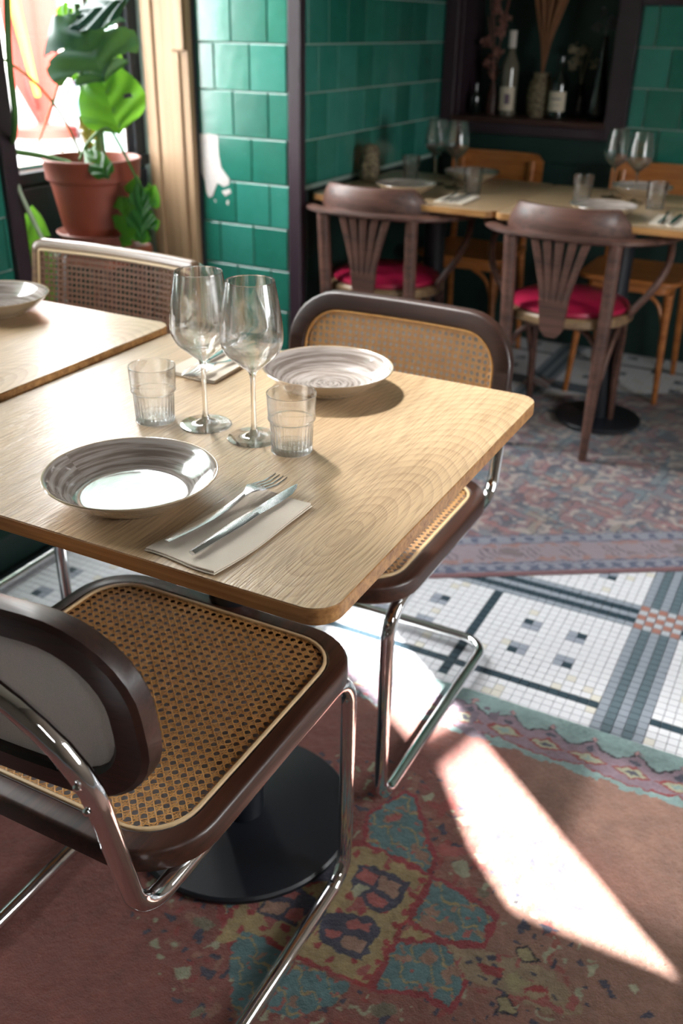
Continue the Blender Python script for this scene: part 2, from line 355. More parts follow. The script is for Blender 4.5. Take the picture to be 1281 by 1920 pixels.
# right wall with two added skewed openings, shaped to cast the floor sun patches
RX = 1.5
def up(x, y):   # where a floor point's sun ray meets the right wall
    t = (RX - x) / 1.0; return (y - .95 * t, t)
gapA = [up(*p) for p in [(-.464, 1.325), (-.432, 1.458), (.028, 1.082), (-.247, 1.083), (-.345, 1.17)]]
gapB = [up(*p) for p in [(-.53, 1.36), (-.463, 1.485), (-.56, 1.57), (-.85, 1.80), (-.85, 1.57), (-.66, 1.45)]]
gapC = [(1.1, .8), (1.95, .8), (1.95, 1.55), (1.1, 1.55)]
def right_wall():
    bm = bmesh.new(); x0 = RX
    outer = [(-2.0, 0), (4.6, 0), (4.6, 4.0), (-2.0, 4.0)]; edges = []
    for loop in (outer, gapA, gapB, gapC):
        vs = [bm.verts.new((x0, y, z)) for y, z in loop]
        for i in range(len(vs)): edges.append(bm.edges.new((vs[i], vs[(i + 1) % len(vs)])))
    bmesh.ops.triangle_fill(bm, use_beauty=True, edges=edges)
    # drop faces that fill the gaps
    def inside(p, poly):
        c = False
        for i in range(len(poly)):
            (a, b), (d, e) = poly[i - 1], poly[i]
            if (b > p[1]) != (e > p[1]) and p[0] < (d - a) * (p[1] - b) / (e - b) + a: c = not c
        return c
    for f in list(bm.faces):
        m = f.calc_center_median()
        if inside((m.y, m.z), gapA) or inside((m.y, m.z), gapB) or inside((m.y, m.z), gapC): bm.faces.remove(f)
    bmesh.ops.recalc_face_normals(bm, faces=bm.faces)
    me = bpy.data.meshes.new('wall_right'); bm.to_mesh(me); bm.free(); me.materials.append(M['paint'])
    o = bpy.data.objects.new('wall_right', me); COL.objects.link(o); sm = o.modifiers.new('thick', 'SOLIDIFY'); sm.thickness = .02; sm.offset = 0
    return tag(o, kind='structure')
wall_right = right_wall()

# wall tiles, one object per tile
TM = {}
def tile_mesh(w_, h_):
    k = (round(w_, 3), round(h_, 3))
    if k not in TM:
        mb = MB(); mb.stack([[(x, 0, z) for x, z in rrect(w_, h_, .002, 1)], [(x, -.0065, z) for x, z in rrect(w_, h_, .002, 1)], [(x, -.008, z) for x, z in rrect(w_ - .004, h_ - .004, .002, 1)]])
        me = bpy.data.meshes.new('wall_tile'); me.from_pydata(mb.v, [], mb.f); me.update(); me.materials.append(M['tile'])
        TM[k] = me
    return TM[k]
def tiles(parent, origin, udir, u0, u1, z0, z1, pw=.140, ph=.1445, zoff=.913, uoff=0.0, skip=None, gap=.004):
    rz = math.atan2(udir[1], udir[0]); j0 = math.floor((z0 - zoff) / ph); j1 = math.ceil((z1 - zoff) / ph)
    for j in range(j0, j1):
        za = max(z0, zoff + j * ph); zb = min(z1, zoff + (j + 1) * ph)
        if zb - za < .02: continue
        off = uoff + (0 if j % 2 == 0 else pw / 2)
        i = math.floor((u0 - off) / pw)
        while off + i * pw < u1:
            a = max(u0, off + i * pw); b = min(u1, off + (i + 1) * pw); i += 1
            if b - a < .012: continue
            if skip and skip((a + b) / 2, (za + zb) / 2): continue
            o = bpy.data.objects.new('tile', tile_mesh(b - a - gap, zb - za - gap)); COL.objects.link(o); o.parent = parent
            u = (a + b) / 2; o.location = (origin[0] + udir[0] * u, origin[1] + udir[1] * u, (za + zb) / 2)
            o.rotation_euler.z = rz
            o.rotation_euler.x = random.uniform(-.004, .004)
tiles(wall_corner, (0, 2.912, 0), (1, 0), -2.06, -1.70, .05, 1.95, uoff=-1.917, skip=lambda u, z: u < -1.985 and .77 < z < .913)
tiles(wall_corner, (-1.665, 0, 0), (0, 1), 2.937, 4.155, .757, 1.95, uoff=2.96)
tiles(wall_back, (0, 4.158, 0), (1, 0), -.861, .30, .758, 1.95, uoff=-.80)
tiles(wall_left, (WX - .008, 0, 0), (0, 1), 1.36, 1.985, .05, 1.95, uoff=1.83)
def patch_poly(name, pts, y, t, mat, parent):
    mb = MB(); mb.prism([(p[0], p[1]) for p in pts], 0, t, .001, fn=lambda a, b, c: (a, y - c, b))
    return mb.build(name, mat, parent, smooth=0)
pp = [(-2.06, .915), (-2.02, .917), (-1.982, .913), (-1.98, .85), (-1.972, .81), (-1.955, .79), (-1.94, .775), (-1.942, .755), (-1.965, .745), (-1.99, .757), (-2.0, .74), (-2.014, .71), (-2.03, .703), (-2.04, .72), (-2.045, .76), (-2.062, .80)]
tag(patch_poly('exposed_plaster', pp[::-1], 2.912, .0095, M['plaster'], wall_corner), 'bare pinkish white plaster where tiles have broken away')
for k, q in enumerate([[(-1.975, .73), (-1.94, .742), (-1.935, .728), (-1.96, .715)], [(-1.955, .70), (-1.945, .702), (-1.948, .685), (-1.957, .69)], [(-2.01, .70), (-2.0, .698), (-2.003, .688)]]):
    patch_poly('exposed_plaster', q[::-1], 2.912, .0095, M['plaster'], wall_corner)

# posts, trims, wainscot
tag(MB().bbox(-1.697, -1.652, 2.895, 2.935, 0, 4.0, .003).build('trim_1', M['purple']), kind='structure')
tag(MB().bbox(-2.11, -2.055, 1.985, 2.04, 0, 4.0, .003).build('trim_2', M['purple']), kind='structure')
def board(name, a, mat, b=.002):
    return tag(MB().bbox(*a, b).build(name, M[mat]), kind='structure')
trim3 = board('trim_3', (-2.255, -2.066, 2.87, 2.93, 0, 4.0), 'trim')
for x0, x1, z0, z1, yy in ((-2.235, -2.205, 0, 3.3, 2.862), (-2.13, -2.10, 0, 1.17, 2.862), (-2.13, -2.074, 1.175, 3.3, 2.858)):
    MB().bbox(x0, x1, yy, 2.871, z0, z1, .002).build('trim_strip', M['trim'], trim3)
board('trim_4', (-2.068, -2.056, 2.895, 2.925, 0, 4.0), 'frame', .001)
board('baseboard_left', (-1.661, -1.651, 2.94, 4.155, .0, .755), 'dgreen')
board('baseboard_back', (-1.651, 1.48, 4.146, 4.157, .0, .757), 'dgreen')
board('trim_9', (-1.651, -.862, 4.148, 4.157, .757, .865), 'dgreen')
board('trim_8', (-2.062, -1.70, .95, 2.84, 0, .10), 'dgreen', .004)
# window in the left bay
wf = tag(MB().bbox(-2.34, -2.28, 2.04, 2.90, .80, .835, .002).build('window_1', M['frame']), kind='structure')
for a in ((-2.34, -2.29, 2.845, 2.90, .835, 3.85), (-2.34, -2.29, 2.04, 2.09, .835, 3.85), (-2.34, -2.29, 2.09, 2.845, 3.81, 3.85)):
    MB().bbox(*a, .002).build('window_frame', M['frame'], wf)
MB().bbox(-2.32, -2.312, 2.815, 2.846, .84, 3.81, .001).build('window_bead', M['steel'], wf)
MB().bbox(-2.32, -2.312, 2.09, 2.815, .836, .85, .001).build('window_bead', M['steel'], wf)
MB().box(-2.318, -2.314, 2.09, 2.845, .85, 3.81).build('pane', M['pane'], wf, smooth=0)
board('trim_5', (-2.30, -2.27, 2.05, 2.87, .62, .79), 'frame')

# niche in the back wall
nf = tag(empty('niche_frame', (0, 0, 0)), kind='structure'); nf['kind'] = 'structure'
niche = MB().bbox(-1.652, -1.595, 4.11, 4.17, .86, 1.95, .003).build('trim_6', M['purple']); tag(niche, kind='structure')
MB().bbox(-.945, -.862, 4.11, 4.17, .86, 1.95, .003).build('niche_jamb', M['purple'], niche)
MB().bbox(-1.595, -.945, 4.11, 4.17, .86, .905, .003).build('niche_sill', M['purple'], niche)
MB().bbox(-1.60, -.94, 4.10, 4.42, .905, .925, .003).build('shelf_board', M['shelf'], niche)
MB().bbox(-1.60, -1.592, 4.17, 4.42, .925, 1.9, .002).build('niche_side', M['purple'], niche)
MB().bbox(-.948, -.94, 4.17, 4.42, .925, 1.9, .002).build('niche_side', M['purple'], niche)
MB().bbox(-1.592, -.948, 4.405, 4.42, .925, 1.9, .002).build('niche_back', M['dgreen'], niche)
board('trim_7', (-.862, 1.48, 4.12, 4.16, 1.345, 1.39), 'purple')
bpy.data.objects.remove(nf)

# ------------------------------------------------------------------ mosaic floor
P_ = .0214; GX, GY = -.2195, 1.6615
TC = {n: plain('mosaic_' + n, c, .45, 0, .06, 40) for n, c in dict(white='#e0e1e5', cream='#dad6cb', grey='#9aa1ad', light='#949ca6', dark='#33454f', slate='#62727a', pink='#a8786c', pale='#b9bec4').items()}
def mos(i, j):
    a, b = i % 36, j % 36
    vb = a < 5; hb = 16 <= b < 21
    if vb and hb: return 'pink' if (a + b) % 2 == 0 else 'pale'
    if vb: return 'slate' if a in (1, 3) else 'light'
    if hb: return 'dark' if b in (17, 19) else 'light'
    if a == 20 and (b <= 15 or b >= 34): return 'dark'
    if b == 0: return 'dark'
    for (ci, sx) in ((25, 1), (31, -1), (9, 1), (15, -1)):
        for (cj, sy) in ((5, 1), (11, -1), (25, 1), (31, -1)):
            if a == ci and b == cj: return 'dark'
            if (a, b) in ((ci + sx, cj), (ci, cj + sy), (ci + sx, cj + sy)): return 'grey'
    return 'cream' if random.random() < .06 else 'white'
def mos_mesh(mat):
    h = P_ / 2 - .0007
    mb = MB(); mb.stack([[(x, y, z) for x, y in rrect(2 * k, 2 * k, .0012, 1)] for k, z in ((h, 0), (h, .0028), (h - .0007, .0034))])
    me = bpy.data.meshes.new('tile'); me.from_pydata(mb.v, [], mb.f); me.update(); me.materials.append(mat); return me
MM = {k: mos_mesh(v) for k, v in TC.items()}
cells = []
for i in range(-85, 95):
    for j in range(-90, 118):
        x, y = GX + i * P_, GY + j * P_
        if x < -2.29 or x > 1.47 or y > 4.14 or y < -1.8: continue
        if y < 1.545 and -1.18 < x < 1.27 and y > -1.1: continue            # hidden under the near rug
        if y > 2.9 and x < -1.69: continue
        if x < -2.06 and (y < 2.05): continue
        cells.append((x, y, mos(i, j)))
vis = [c for c in cells if -.55 < c[0] < .0 and 1.57 < c[1] < 2.3 and ((c[0] + .71) * -.534 + (c[1] - 1.979) * .845) < 0]
vis.sort(key=lambda c: (c[0] + .25) ** 2 + (c[1] - 1.7) ** 2); near = set((c[0], c[1]) for c in vis[:300])
far = {}
for x, y, k in cells:
    if (x, y) in near:
        o = bpy.data.objects.new('tile', MM[k]); COL.objects.link(o); o.parent = floor; o.location = (x, y, -.003 + random.uniform(0, .0003))
    else: far.setdefault(k, []).append((x, y))
fv, ff, fm = [], [], []
for mi, (k, L) in enumerate(far.items()):
    for x, y in L:
        h = P_ / 2 - .0008; b = h - .0008; n = len(fv)
        for q, z in ((h, -.002), (h, .0), (b, .0005)): fv += [(x - q, y - q, z), (x + q, y - q, z), (x + q, y + q, z), (x - q, y + q, z)]
        ff += [(n + 4 + a, n + 4 + (a + 1) % 4, n + 8 + (a + 1) % 4, n + 8 + a) for a in range(4)] + [(n + a, n + (a + 1) % 4, n + 4 + (a + 1) % 4, n + 4 + a) for a in range(4)] + [(n + 8, n + 9, n + 10, n + 11)]
        fm += [mi] * 9
me = bpy.data.meshes.new('mosaic_tiles'); me.from_pydata(fv, [], ff); me.update()
for k in far: me.materials.append(TC[k])
me.polygons.foreach_set('material_index', fm)
o = bpy.data.objects.new('mosaic_tiles', me); COL.objects.link(o); o.parent = floor; o['kind'] = 'stuff'

# ------------------------------------------------------------------ rugs
def L3(h): return np.array(s2l(h)[:3])
def vnoise(x, y, f, seed=0):
    x = x * f; y = y * f; xi = np.floor(x).astype(int); yi = np.floor(y).astype(int); fx = x - xi; fy = y - yi
    fx = fx * fx * (3 - 2 * fx); fy = fy * fy * (3 - 2 * fy)
    def h(a, b):
        n = np.sin(a * 127.1 + b * 311.7 + seed * 74.7) * 43758.5453; return n - np.floor(n)
    return (h(xi, yi) * (1 - fx) + h(xi + 1, yi) * fx) * (1 - fy) + (h(xi, yi + 1) * (1 - fx) + h(xi + 1, yi + 1) * fx) * fy
def inpoly(x, y, poly):
    c = np.zeros(x.shape, bool); n = len(poly)
    for i in range(n):
        x0, y0 = poly[i - 1]; x1, y1 = poly[i]
        if y0 == y1: continue
        c ^= ((y0 > y) != (y1 > y)) & (x < (x1 - x0) * (y - y0) / (y1 - y0) + x0)
    return c
def grid_obj(name, xs, ys, colfn, zfn, tf, mat):
    X, Y = np.meshgrid(xs, ys); Z = zfn(X, Y); nx, ny = len(xs), len(ys)
    V = tf(X.ravel(), Y.ravel(), Z.ravel()); col = colfn(X.ravel(), Y.ravel())
    idx = np.arange(nx * ny).reshape(ny, nx); F = np.stack([idx[:-1, :-1].ravel(), idx[:-1, 1:].ravel(), idx[1:, 1:].ravel(), idx[1:, :-1].ravel()], 1)
    me = bpy.data.meshes.new(name); me.vertices.add(len(V)); me.vertices.foreach_set('co', V.astype(np.float32).ravel())
    me.loops.add(F.size); me.loops.foreach_set('vertex_index', F.astype(np.int32).ravel())
    me.polygons.add(len(F)); me.polygons.foreach_set('loop_start', np.arange(0, F.size, 4, dtype=np.int32)); me.polygons.foreach_set('loop_total', np.full(len(F), 4, np.int32))
    me.update(calc_edges=True); me.polygons.foreach_set('use_smooth', [True] * len(F))
    a = me.color_attributes.new('Col', 'FLOAT_COLOR', 'POINT'); a.data.foreach_set('color', np.concatenate([col, np.ones((len(col), 1))], 1).astype(np.float32).ravel())
    me.materials.append(mat); o = bpy.data.objects.new(name, me); COL.objects.link(o); return o
RC = dict(field=L3('#8a5046'), field_lit=L3('#9a7362'), red=L3('#9c3a38'), redline=L3('#98343a'), cream=L3('#a89468'), teal=L3('#5c8083'), tealp=L3('#86a3a0'), navy=L3('#3c3f52'), rose=L3('#b0605a'),
          tan=L3('#a5806c'), pale=L3('#a8a88c'), beige=L3('#a08c70'), flower=L3('#a89c74'), dot=L3('#7c7460'), dark=L3('#2a2430'), lil=L3('#86707c'), pink=L3('#b98884'))
POLY = [('red',[(-0.76,0.848),(-0.663,0.901),(-0.616,0.908),(-0.5,1.091),(-0.485,1.084),(-0.362,1.072),(-0.362,0.962),(-0.36,0.835),(-0.473,0.828),(-0.579,0.791),(-0.657,0.865)]),
 ('cream',[(-0.615,0.85),(-0.61,0.911),(-0.562,0.959),(-0.535,1.043),(-0.48,1.078),(-0.369,1.066),(-0.369,0.96),(-0.368,0.84),(-0.479,0.835),(-0.545,0.84),(-0.591,0.80)]),
 ('cream',[(-0.611,0.796),(-0.615,0.85),(-0.582,0.843),(-0.589,0.8)]),('teal',[(-0.653,0.88),(-0.619,0.907),(-0.618,0.846)]),
 ('teal',[(-0.581,0.836),(-0.517,0.832),(-0.489,0.82),(-0.504,0.707),(-0.531,0.726),(-0.579,0.791)]),('teal',[(-0.478,0.817),(-0.45,0.829),(-0.393,0.828),(-0.395,0.796),(-0.437,0.743),(-0.477,0.735),(-0.484,0.79)]),
 ('navy',[(-0.584,0.934),(-0.561,0.951),(-0.509,0.94),(-0.501,0.915),(-0.515,0.877),(-0.58,0.869)]),('rose',[(-0.571,0.931),(-0.56,0.943),(-0.537,0.934),(-0.54,0.921),(-0.557,0.919)]),
 ('tan',[(-0.577,0.899),(-0.551,0.909),(-0.537,0.904),(-0.545,0.881),(-0.574,0.876)]),('rose',[(-0.533,0.902),(-0.517,0.911),(-0.505,0.897),(-0.518,0.882),(-0.534,0.885)]),
 ('navy',[(-0.58,1.01),(-0.55,1.04),(-0.51,1.03),(-0.50,0.99),(-0.53,0.965),(-0.57,0.97)]),('rose',[(-0.56,1.01),(-0.54,1.025),(-0.52,1.01),(-0.535,0.99)]),
 ('navy',[(-0.472,0.979),(-0.48,1.028),(-0.455,1.043),(-0.39,1.042),(-0.388,0.984),(-0.406,0.965),(-0.431,0.964),(-0.446,0.975)]),('rose',[(-0.476,1.014),(-0.469,1.028),(-0.442,1.026),(-0.441,1.009),(-0.467,1.005)]),
 ('rose',[(-0.44,0.982),(-0.433,0.993),(-0.405,0.987),(-0.41,0.974),(-0.433,0.973)]),('tan',[(-0.438,1.028),(-0.397,1.031),(-0.398,1.0),(-0.432,1.003)]),('pale',[(-0.471,0.984),(-0.464,0.999),(-0.443,1.001),(-0.445,0.986),(-0.461,0.974)]),
 ('navy',[(-0.468,0.93),(-0.446,0.94),(-0.412,0.949),(-0.391,0.933),(-0.393,0.87),(-0.455,0.868),(-0.478,0.883),(-0.484,0.915)]),('rose',[(-0.444,0.925),(-0.437,0.933),(-0.408,0.937),(-0.41,0.919),(-0.437,0.915)]),
 ('rose',[(-0.473,0.896),(-0.463,0.904),(-0.445,0.904),(-0.447,0.886),(-0.464,0.884)]),('tan',[(-0.441,0.896),(-0.399,0.905),(-0.399,0.881),(-0.435,0.879)]),
 ('redline',[(-0.50,1.08),(-0.52,1.15),(-0.482,1.23),(-0.46,1.228),(-0.405,1.159),(-0.362,1.10),(-0.36,1.066),(-0.43,1.075)]),('teal',[(-0.491,1.085),(-0.512,1.148),(-0.477,1.223),(-0.461,1.218),(-0.415,1.156),(-0.374,1.104),(-0.37,1.076),(-0.43,1.083)]),
 ('redline',[(-0.364,1.074),(-0.30,1.068),(-0.237,1.05),(-0.236,0.98),(-0.299,0.95),(-0.364,0.97)]),('teal',[(-0.356,1.065),(-0.31,1.058),(-0.247,1.041),(-0.246,0.988),(-0.299,0.96),(-0.355,0.979)]),
 ('cream',[(-0.361,0.949),(-0.35,0.972),(-0.306,0.953),(-0.355,0.932)]),
 ('redline',[(-0.362,0.933),(-0.294,0.966),(-0.24,0.918),(-0.242,0.852),(-0.291,0.861),(-0.362,0.829)]),('teal',[(-0.359,0.925),(-0.294,0.958),(-0.248,0.915),(-0.25,0.861),(-0.291,0.871),(-0.357,0.84)]),
 ('tan',[(-0.321,0.917),(-0.312,0.941),(-0.293,0.935),(-0.303,0.914)]),('tan',[(-0.28,0.91),(-0.276,0.932),(-0.261,0.921),(-0.269,0.901)]),('tan',[(-0.356,0.908),(-0.337,0.915),(-0.328,0.907),(-0.347,0.894)]),
 ('tan',[(-0.314,0.992),(-0.302,1.005),(-0.288,0.992),(-0.295,0.974),(-0.311,0.972)]),('tan',[(-0.347,1.003),(-0.336,1.019),(-0.323,1.008),(-0.331,0.993)]),('rose',[(-0.28,0.992),(-0.265,1.004),(-0.263,0.984),(-0.278,0.98)]),
 ('beige',[(-0.291,0.956),(-0.236,0.976),(-0.182,0.988),(-0.13,0.99),(-0.087,0.941),(-0.155,0.919),(-0.191,0.924),(-0.247,0.919)]),('beige',[(-0.17,0.96),(-0.142,0.989),(-0.093,0.966),(-0.078,0.946),(-0.127,0.92),(-0.175,0.922)]),
 ('red',[(-0.24,0.949),(-0.227,0.958),(-0.196,0.96),(-0.198,0.942),(-0.225,0.939)]),('red',[(-0.157,0.951),(-0.145,0.961),(-0.131,0.952),(-0.163,0.937)]),('flower',[(-0.194,0.953),(-0.182,0.966),(-0.158,0.954),(-0.174,0.933),(-0.191,0.939)]),
 ('navy',[(-0.233,0.968),(-0.217,0.975),(-0.217,0.967),(-0.228,0.961)]),('navy',[(-0.231,0.933),(-0.216,0.935),(-0.222,0.929)]),('dark',[(-0.195,1.006),(-0.179,1.016),(-0.156,0.998),(-0.176,0.983),(-0.192,0.99)]),('flower',[(-0.19,1.004),(-0.179,1.011),(-0.161,0.998),(-0.176,0.987),(-0.188,0.99)]),
 ('dark',[(-0.196,0.914),(-0.178,0.924),(-0.156,0.902),(-0.188,0.89)]),('flower',[(-0.191,0.913),(-0.178,0.92),(-0.161,0.902),(-0.186,0.895)]),('pale',[(-0.094,1.025),(-0.081,1.031),(-0.074,1.02),(-0.085,1.008)]),
 ('navy',[(-0.07,1.007),(-0.06,1.013),(-0.052,1.003),(-0.06,0.995)]),('navy',[(-0.058,0.998),(-0.045,1.003),(-0.04,0.992),(-0.052,0.985)]),('pale',[(-0.031,1.019),(-0.02,1.031),(-0.011,1.022),(-0.019,1.008)]),
 ('pale',[(-0.096,0.97),(-0.089,0.986),(-0.083,0.972),(-0.091,0.961)]),('navy',[(-0.004,0.991),(0.006,0.996),(0.017,0.986),(-0.003,0.975)]),
 ('pale',[(-0.344,1.111),(-0.331,1.126),(-0.307,1.115),(-0.313,1.092),(-0.331,1.094)]),('navy',[(-0.4,1.173),(-0.386,1.185),(-0.375,1.174),(-0.385,1.16)]),('pale',[(-0.451,1.233),(-0.434,1.247),(-0.424,1.233),(-0.437,1.217)]),
 ('navy',[(-0.36,1.15),(-0.345,1.16),(-0.335,1.148),(-0.35,1.14)]),('pale',[(-0.375,1.21),(-0.36,1.225),(-0.345,1.21),(-0.36,1.2)]),
 ('dot',[(-0.29,1.085),(-0.266,1.083),(-0.266,1.068),(-0.278,1.069)]),('pale',[(-0.236,1.088),(-0.222,1.095),(-0.211,1.079),(-0.229,1.073)]),('dark',[(-0.228,1.086),(-0.222,1.089),(-0.219,1.08),(-0.226,1.078)]),
 ('rose',[(-0.388,1.135),(-0.34,1.155),(-0.325,1.142),(-0.365,1.115)]),('dot',[(-0.658,0.818),(-0.645,0.83),(-0.626,0.824),(-0.631,0.805),(-0.648,0.804)]),('pale',[(-0.635,0.731),(-0.617,0.74),(-0.604,0.726),(-0.619,0.714)]),
 ('navy',[(-0.602,0.752),(-0.576,0.755),(-0.577,0.737),(-0.593,0.735)]),('dot',[(-0.572,0.681),(-0.562,0.7),(-0.551,0.689),(-0.564,0.675)]),('pale',[(-0.708,0.85),(-0.69,0.869),(-0.677,0.85),(-0.693,0.841)]),
 ('dot',[(-0.352,0.809),(-0.341,0.825),(-0.319,0.83),(-0.314,0.813),(-0.343,0.797)]),('dot',[(-0.26,0.81),(-0.25,0.825),(-0.235,0.82),(-0.24,0.80)])]
def rugA_col(x, y):
    n1 = vnoise(x, y, 5, 1); n2 = vnoise(x, y, 40, 2)
    wx = x + (vnoise(x, y, 90, 3) - .5) * .009; wy = y + (vnoise(x, y, 90, 4) - .5) * .009
    t = np.clip((wx + .45) * 2.2 + (wy - 1.0) * 1.2 + (n1 - .5), 0, 1)[:, None]
    col = RC['field'] * (1 - t) + RC['field_lit'] * t  # field turns lighter brown to the right, sunlit tone put into the colour
    col = col * (.86 + .28 * n2[:, None])
    # speckled floral scatter around the medallion
    d = np.hypot((wx + .45) / .36, (wy - .98) / .30); sc = vnoise(wx, wy, 55, 8)
    near = (d < 1.0) & (sc > .74); col[near] = RC['tan'] * .5 + col[near] * .5
    near = (d < .95) & (sc < .20); col[near] = RC['red'] * .6 + col[near] * .4
    s2 = vnoise(wx, wy, 80, 31); near = (d < 1.08) & (s2 > .84); col[near] = RC['navy']
    near = (d < 1.05) & (s2 < .13); col[near] = RC['pale']
    for k, p in POLY:
        m = inpoly(wx, wy, p); c = RC[k]; nn = vnoise(wx[m], wy[m], 60, 5)[:, None]
        col[m] = c * (.8 + .4 * nn)
        if k in ('teal', 'cream', 'beige'):
            q = vnoise(wx[m], wy[m], 75, 11); cc = col[m]
            cc[q > .80] = RC['tan'] * .9 if k == 'teal' else RC['rose'] * .85
            if k == 'teal':
                a_ = wx[m] * .5 + wy[m] * .86 + .007 * np.sin(wx[m] * 150); fr_ = np.mod(a_ / .034, 1); cc[np.abs(fr_ - .5) < .055] = RC['cream'] * 1.05
                q2 = vnoise(wx[m], wy[m], 110, 12); cc[q2 > .86] = RC['rose']
            if k == 'cream':
                gx_ = np.mod(wx[m] / .03, 1) - .5; gy_ = np.mod(wy[m] / .034 + .5 * np.floor(wx[m] / .03), 1) - .5
                cc[(gx_ ** 2 * .8 + gy_ ** 2) < .035] = RC['red'] * 1.05
            if k == 'beige': cc[q < .15] = RC['navy']
            col[m] = cc
    # border strip near the far edge
    for s in (1,):
        b = wy
        u = (wx + .376) / .0845; fr = u - np.floor(u); tri = np.abs(fr * 2 - 1)
        zz = 1.506 + .027 * tri ** 1.6
        inner = 1.452 - .010 * np.abs(np.sin(np.pi * (u * .5)))
        scal = 1.434 - .012 * np.floor(2 * np.abs(np.mod(u, 1) - .5) * 3) / 3
        m = b > scal; col[m] = RC['tealp'] * (.85 + .3 * n2[m][:, None])
        m = (b > inner) & (b < zz); col[m] = RC['lil'] * (.9 + .3 * n2[m][:, None])
        m2 = m & (np.abs(b - inner) < .004); col[m2] = RC['redline'] * .85
        cx = np.abs(np.mod(u + .5, 1) - .5) * .0845; cy = np.abs(b - 1.478)
        dia = cx / .034 + cy / .016
        m2 = m & (dia < 1.0); col[m2] = RC['pale']; m2 = m & (np.abs(dia - 1.05) < .14); col[m2] = RC['red'] * .8
        m2 = m & (dia < .45); col[m2] = np.where((np.mod(np.floor(u + .5), 2) == 0)[m2][:, None], RC['tealp'], RC['navy'])
        cx2 = np.abs(np.mod(u, 1) - np.round(np.mod(u, 1))) * .0845; m2 = m & (cx2 / .012 + np.abs(b - 1.508) / .010 < 1); col[m2] = RC['navy']
        m2 = np.abs(b - zz) < .0026; col[m2] = RC['dark']
        m2 = (cx / .010 + np.abs(b - 1.538) / .008 < 1); col[m2] = RC['lil'] * .9
        m2 = (cx2 < .003) & (b > zz) & (b < zz + .012); col[m2] = RC['pink']
    # left part of the border: quieter floral corner
    m = (wx < -.40) & (b > 1.43) & (b < 1.53) & (vnoise(wx, wy, 70, 9) > .6); col[m] = RC['navy'] * .5 + RC['lil'] * .5
    return np.clip(col * (.80 + .26 * vnoise(x, y, 210, 41)[:, None]), 0, 1)
def pile(x, y, amp, ex):
    e = np.clip(np.minimum.reduce(ex(x, y)) / .01, 0, 1) ** .5
    return .001 + e * (.007 + amp * (vnoise(x, y, 260, 21) * .5 + vnoise(x, y, 70, 22) * .8 + vnoise(x, y, 9, 23) * 1.2))
fx = np.arange(-1.12, .32, .0026); fy = np.arange(.48, 1.576, .0026)
xs = np.concatenate([np.arange(-1.2, -1.12, .02), fx, np.arange(.33, 1.28, .02)]); ys = np.concatenate([np.arange(-1.1, .47, .02), fy])
rugmat = attr_mat('wool_pile')
rA = grid_obj('rug', xs, ys, rugA_col, lambda X, Y: pile(X, Y, .0022, lambda x, y: (x + 1.2, 1.27 - x + .002, 1.5775 - y, y + 1.1)), lambda x, y, z: np.stack([x, y, z], 1), rugmat)
tag(rA, 'large rose pink wool rug with cream and teal medallion under the front table', 'rug')
def rugB_col(s, d):
    ws = s + (vnoise(s, d, 60, 3) - .5) * .012; wd = d + (vnoise(s, d, 60, 4) - .5) * .012
    a = vnoise(ws, wd, 9, 5); b = vnoise(ws, wd, 26, 6); c = vnoise(ws, wd, 50, 7)
    K = [L3(h) for h in ('#a88784', '#8f7f83', '#7e8a92', '#9c8f86', '#b08f84')]
    col = np.zeros((len(s), 3)); q = np.floor(a * 4.99).astype(int)
    for i in range(5): col[q == i] = K[i]
    # lozenge lattice
    u = np.abs(np.mod(ws / .24, 1) - .5) * 2; v = np.abs(np.mod(wd / .30, 1) - .5) * 2; l = np.mod((u + v) * 3.2, 1)
    k2 = np.floor((u + v) * 3.2); m = (l < .16); col[m] = L3('#4f5566')
    m = (np.mod(k2, 3) == 1) & (l >= .16); col[m] = col[m] * .5 + L3('#a0626a') * .5
    m = (np.mod(k2, 3) == 2) & (l >= .16); col[m] = col[m] * .5 + L3('#6f8794') * .5
    m = b > .72; col[m] = L3('#454c60') * .7 + col[m] * .3
    m = (c > .70); col[m] = L3('#b9a9a4')
    m = (c < .2); col[m] = L3('#95605f') * .6 + col[m] * .4
    # border bands along the near edge
    m = wd < .20; col[m] = L3('#a09099')
    m = (wd < .055) & (wd > .014); col[m] = L3('#9597a6'); m = (wd < .20) & (wd > .165); col[m] = L3('#9597a6')
    g1 = np.mod(ws / .045, 1); m = (np.abs(wd - .033) < .012) & (np.abs(g1 - .5) < .16 + .25 * np.abs(wd - .033) / .012); col[m] = L3('#525a76')
    g2 = np.mod(ws / .05, 1); m = (np.abs(wd - .183) < .011) & (np.abs(g2 - .5) < .18); col[m] = L3('#525a76')
    g3 = np.mod((ws + (wd - .11) * .45) / .02, 1); blk = np.mod(ws / .115, 1); m = (np.abs(wd - .11) < .028) & (np.abs(g3 - .5) < .14) & (blk < .5); col[m] = L3('#5c5560')
    m = (np.abs(wd - .11) < .022) & (blk > .55) & (b > .55); col[m] = L3('#7d6f74')
    m = (np.abs(wd - .072) < .010) & (c > .55); col[m] = L3('#a47a74'); m = (np.abs(wd - .15) < .010) & (c > .55); col[m] = L3('#a47a74')
    for e in (.058, .162, .205, .02): m = np.abs(wd - e) < .0028; col[m] = L3('#5a607a')
    m = d < .013; col[m] = L3('#8d6468')
    f = vnoise(s, d, 3, 9)[:, None]
    return np.clip(col * (.75 + .35 * f), 0, 1)
cs, sn = .845, .534
ss = np.concatenate([np.arange(-.30, .95, .004), np.arange(.95, 1.6, .02)]); ds = np.arange(0, 1.32, .004)
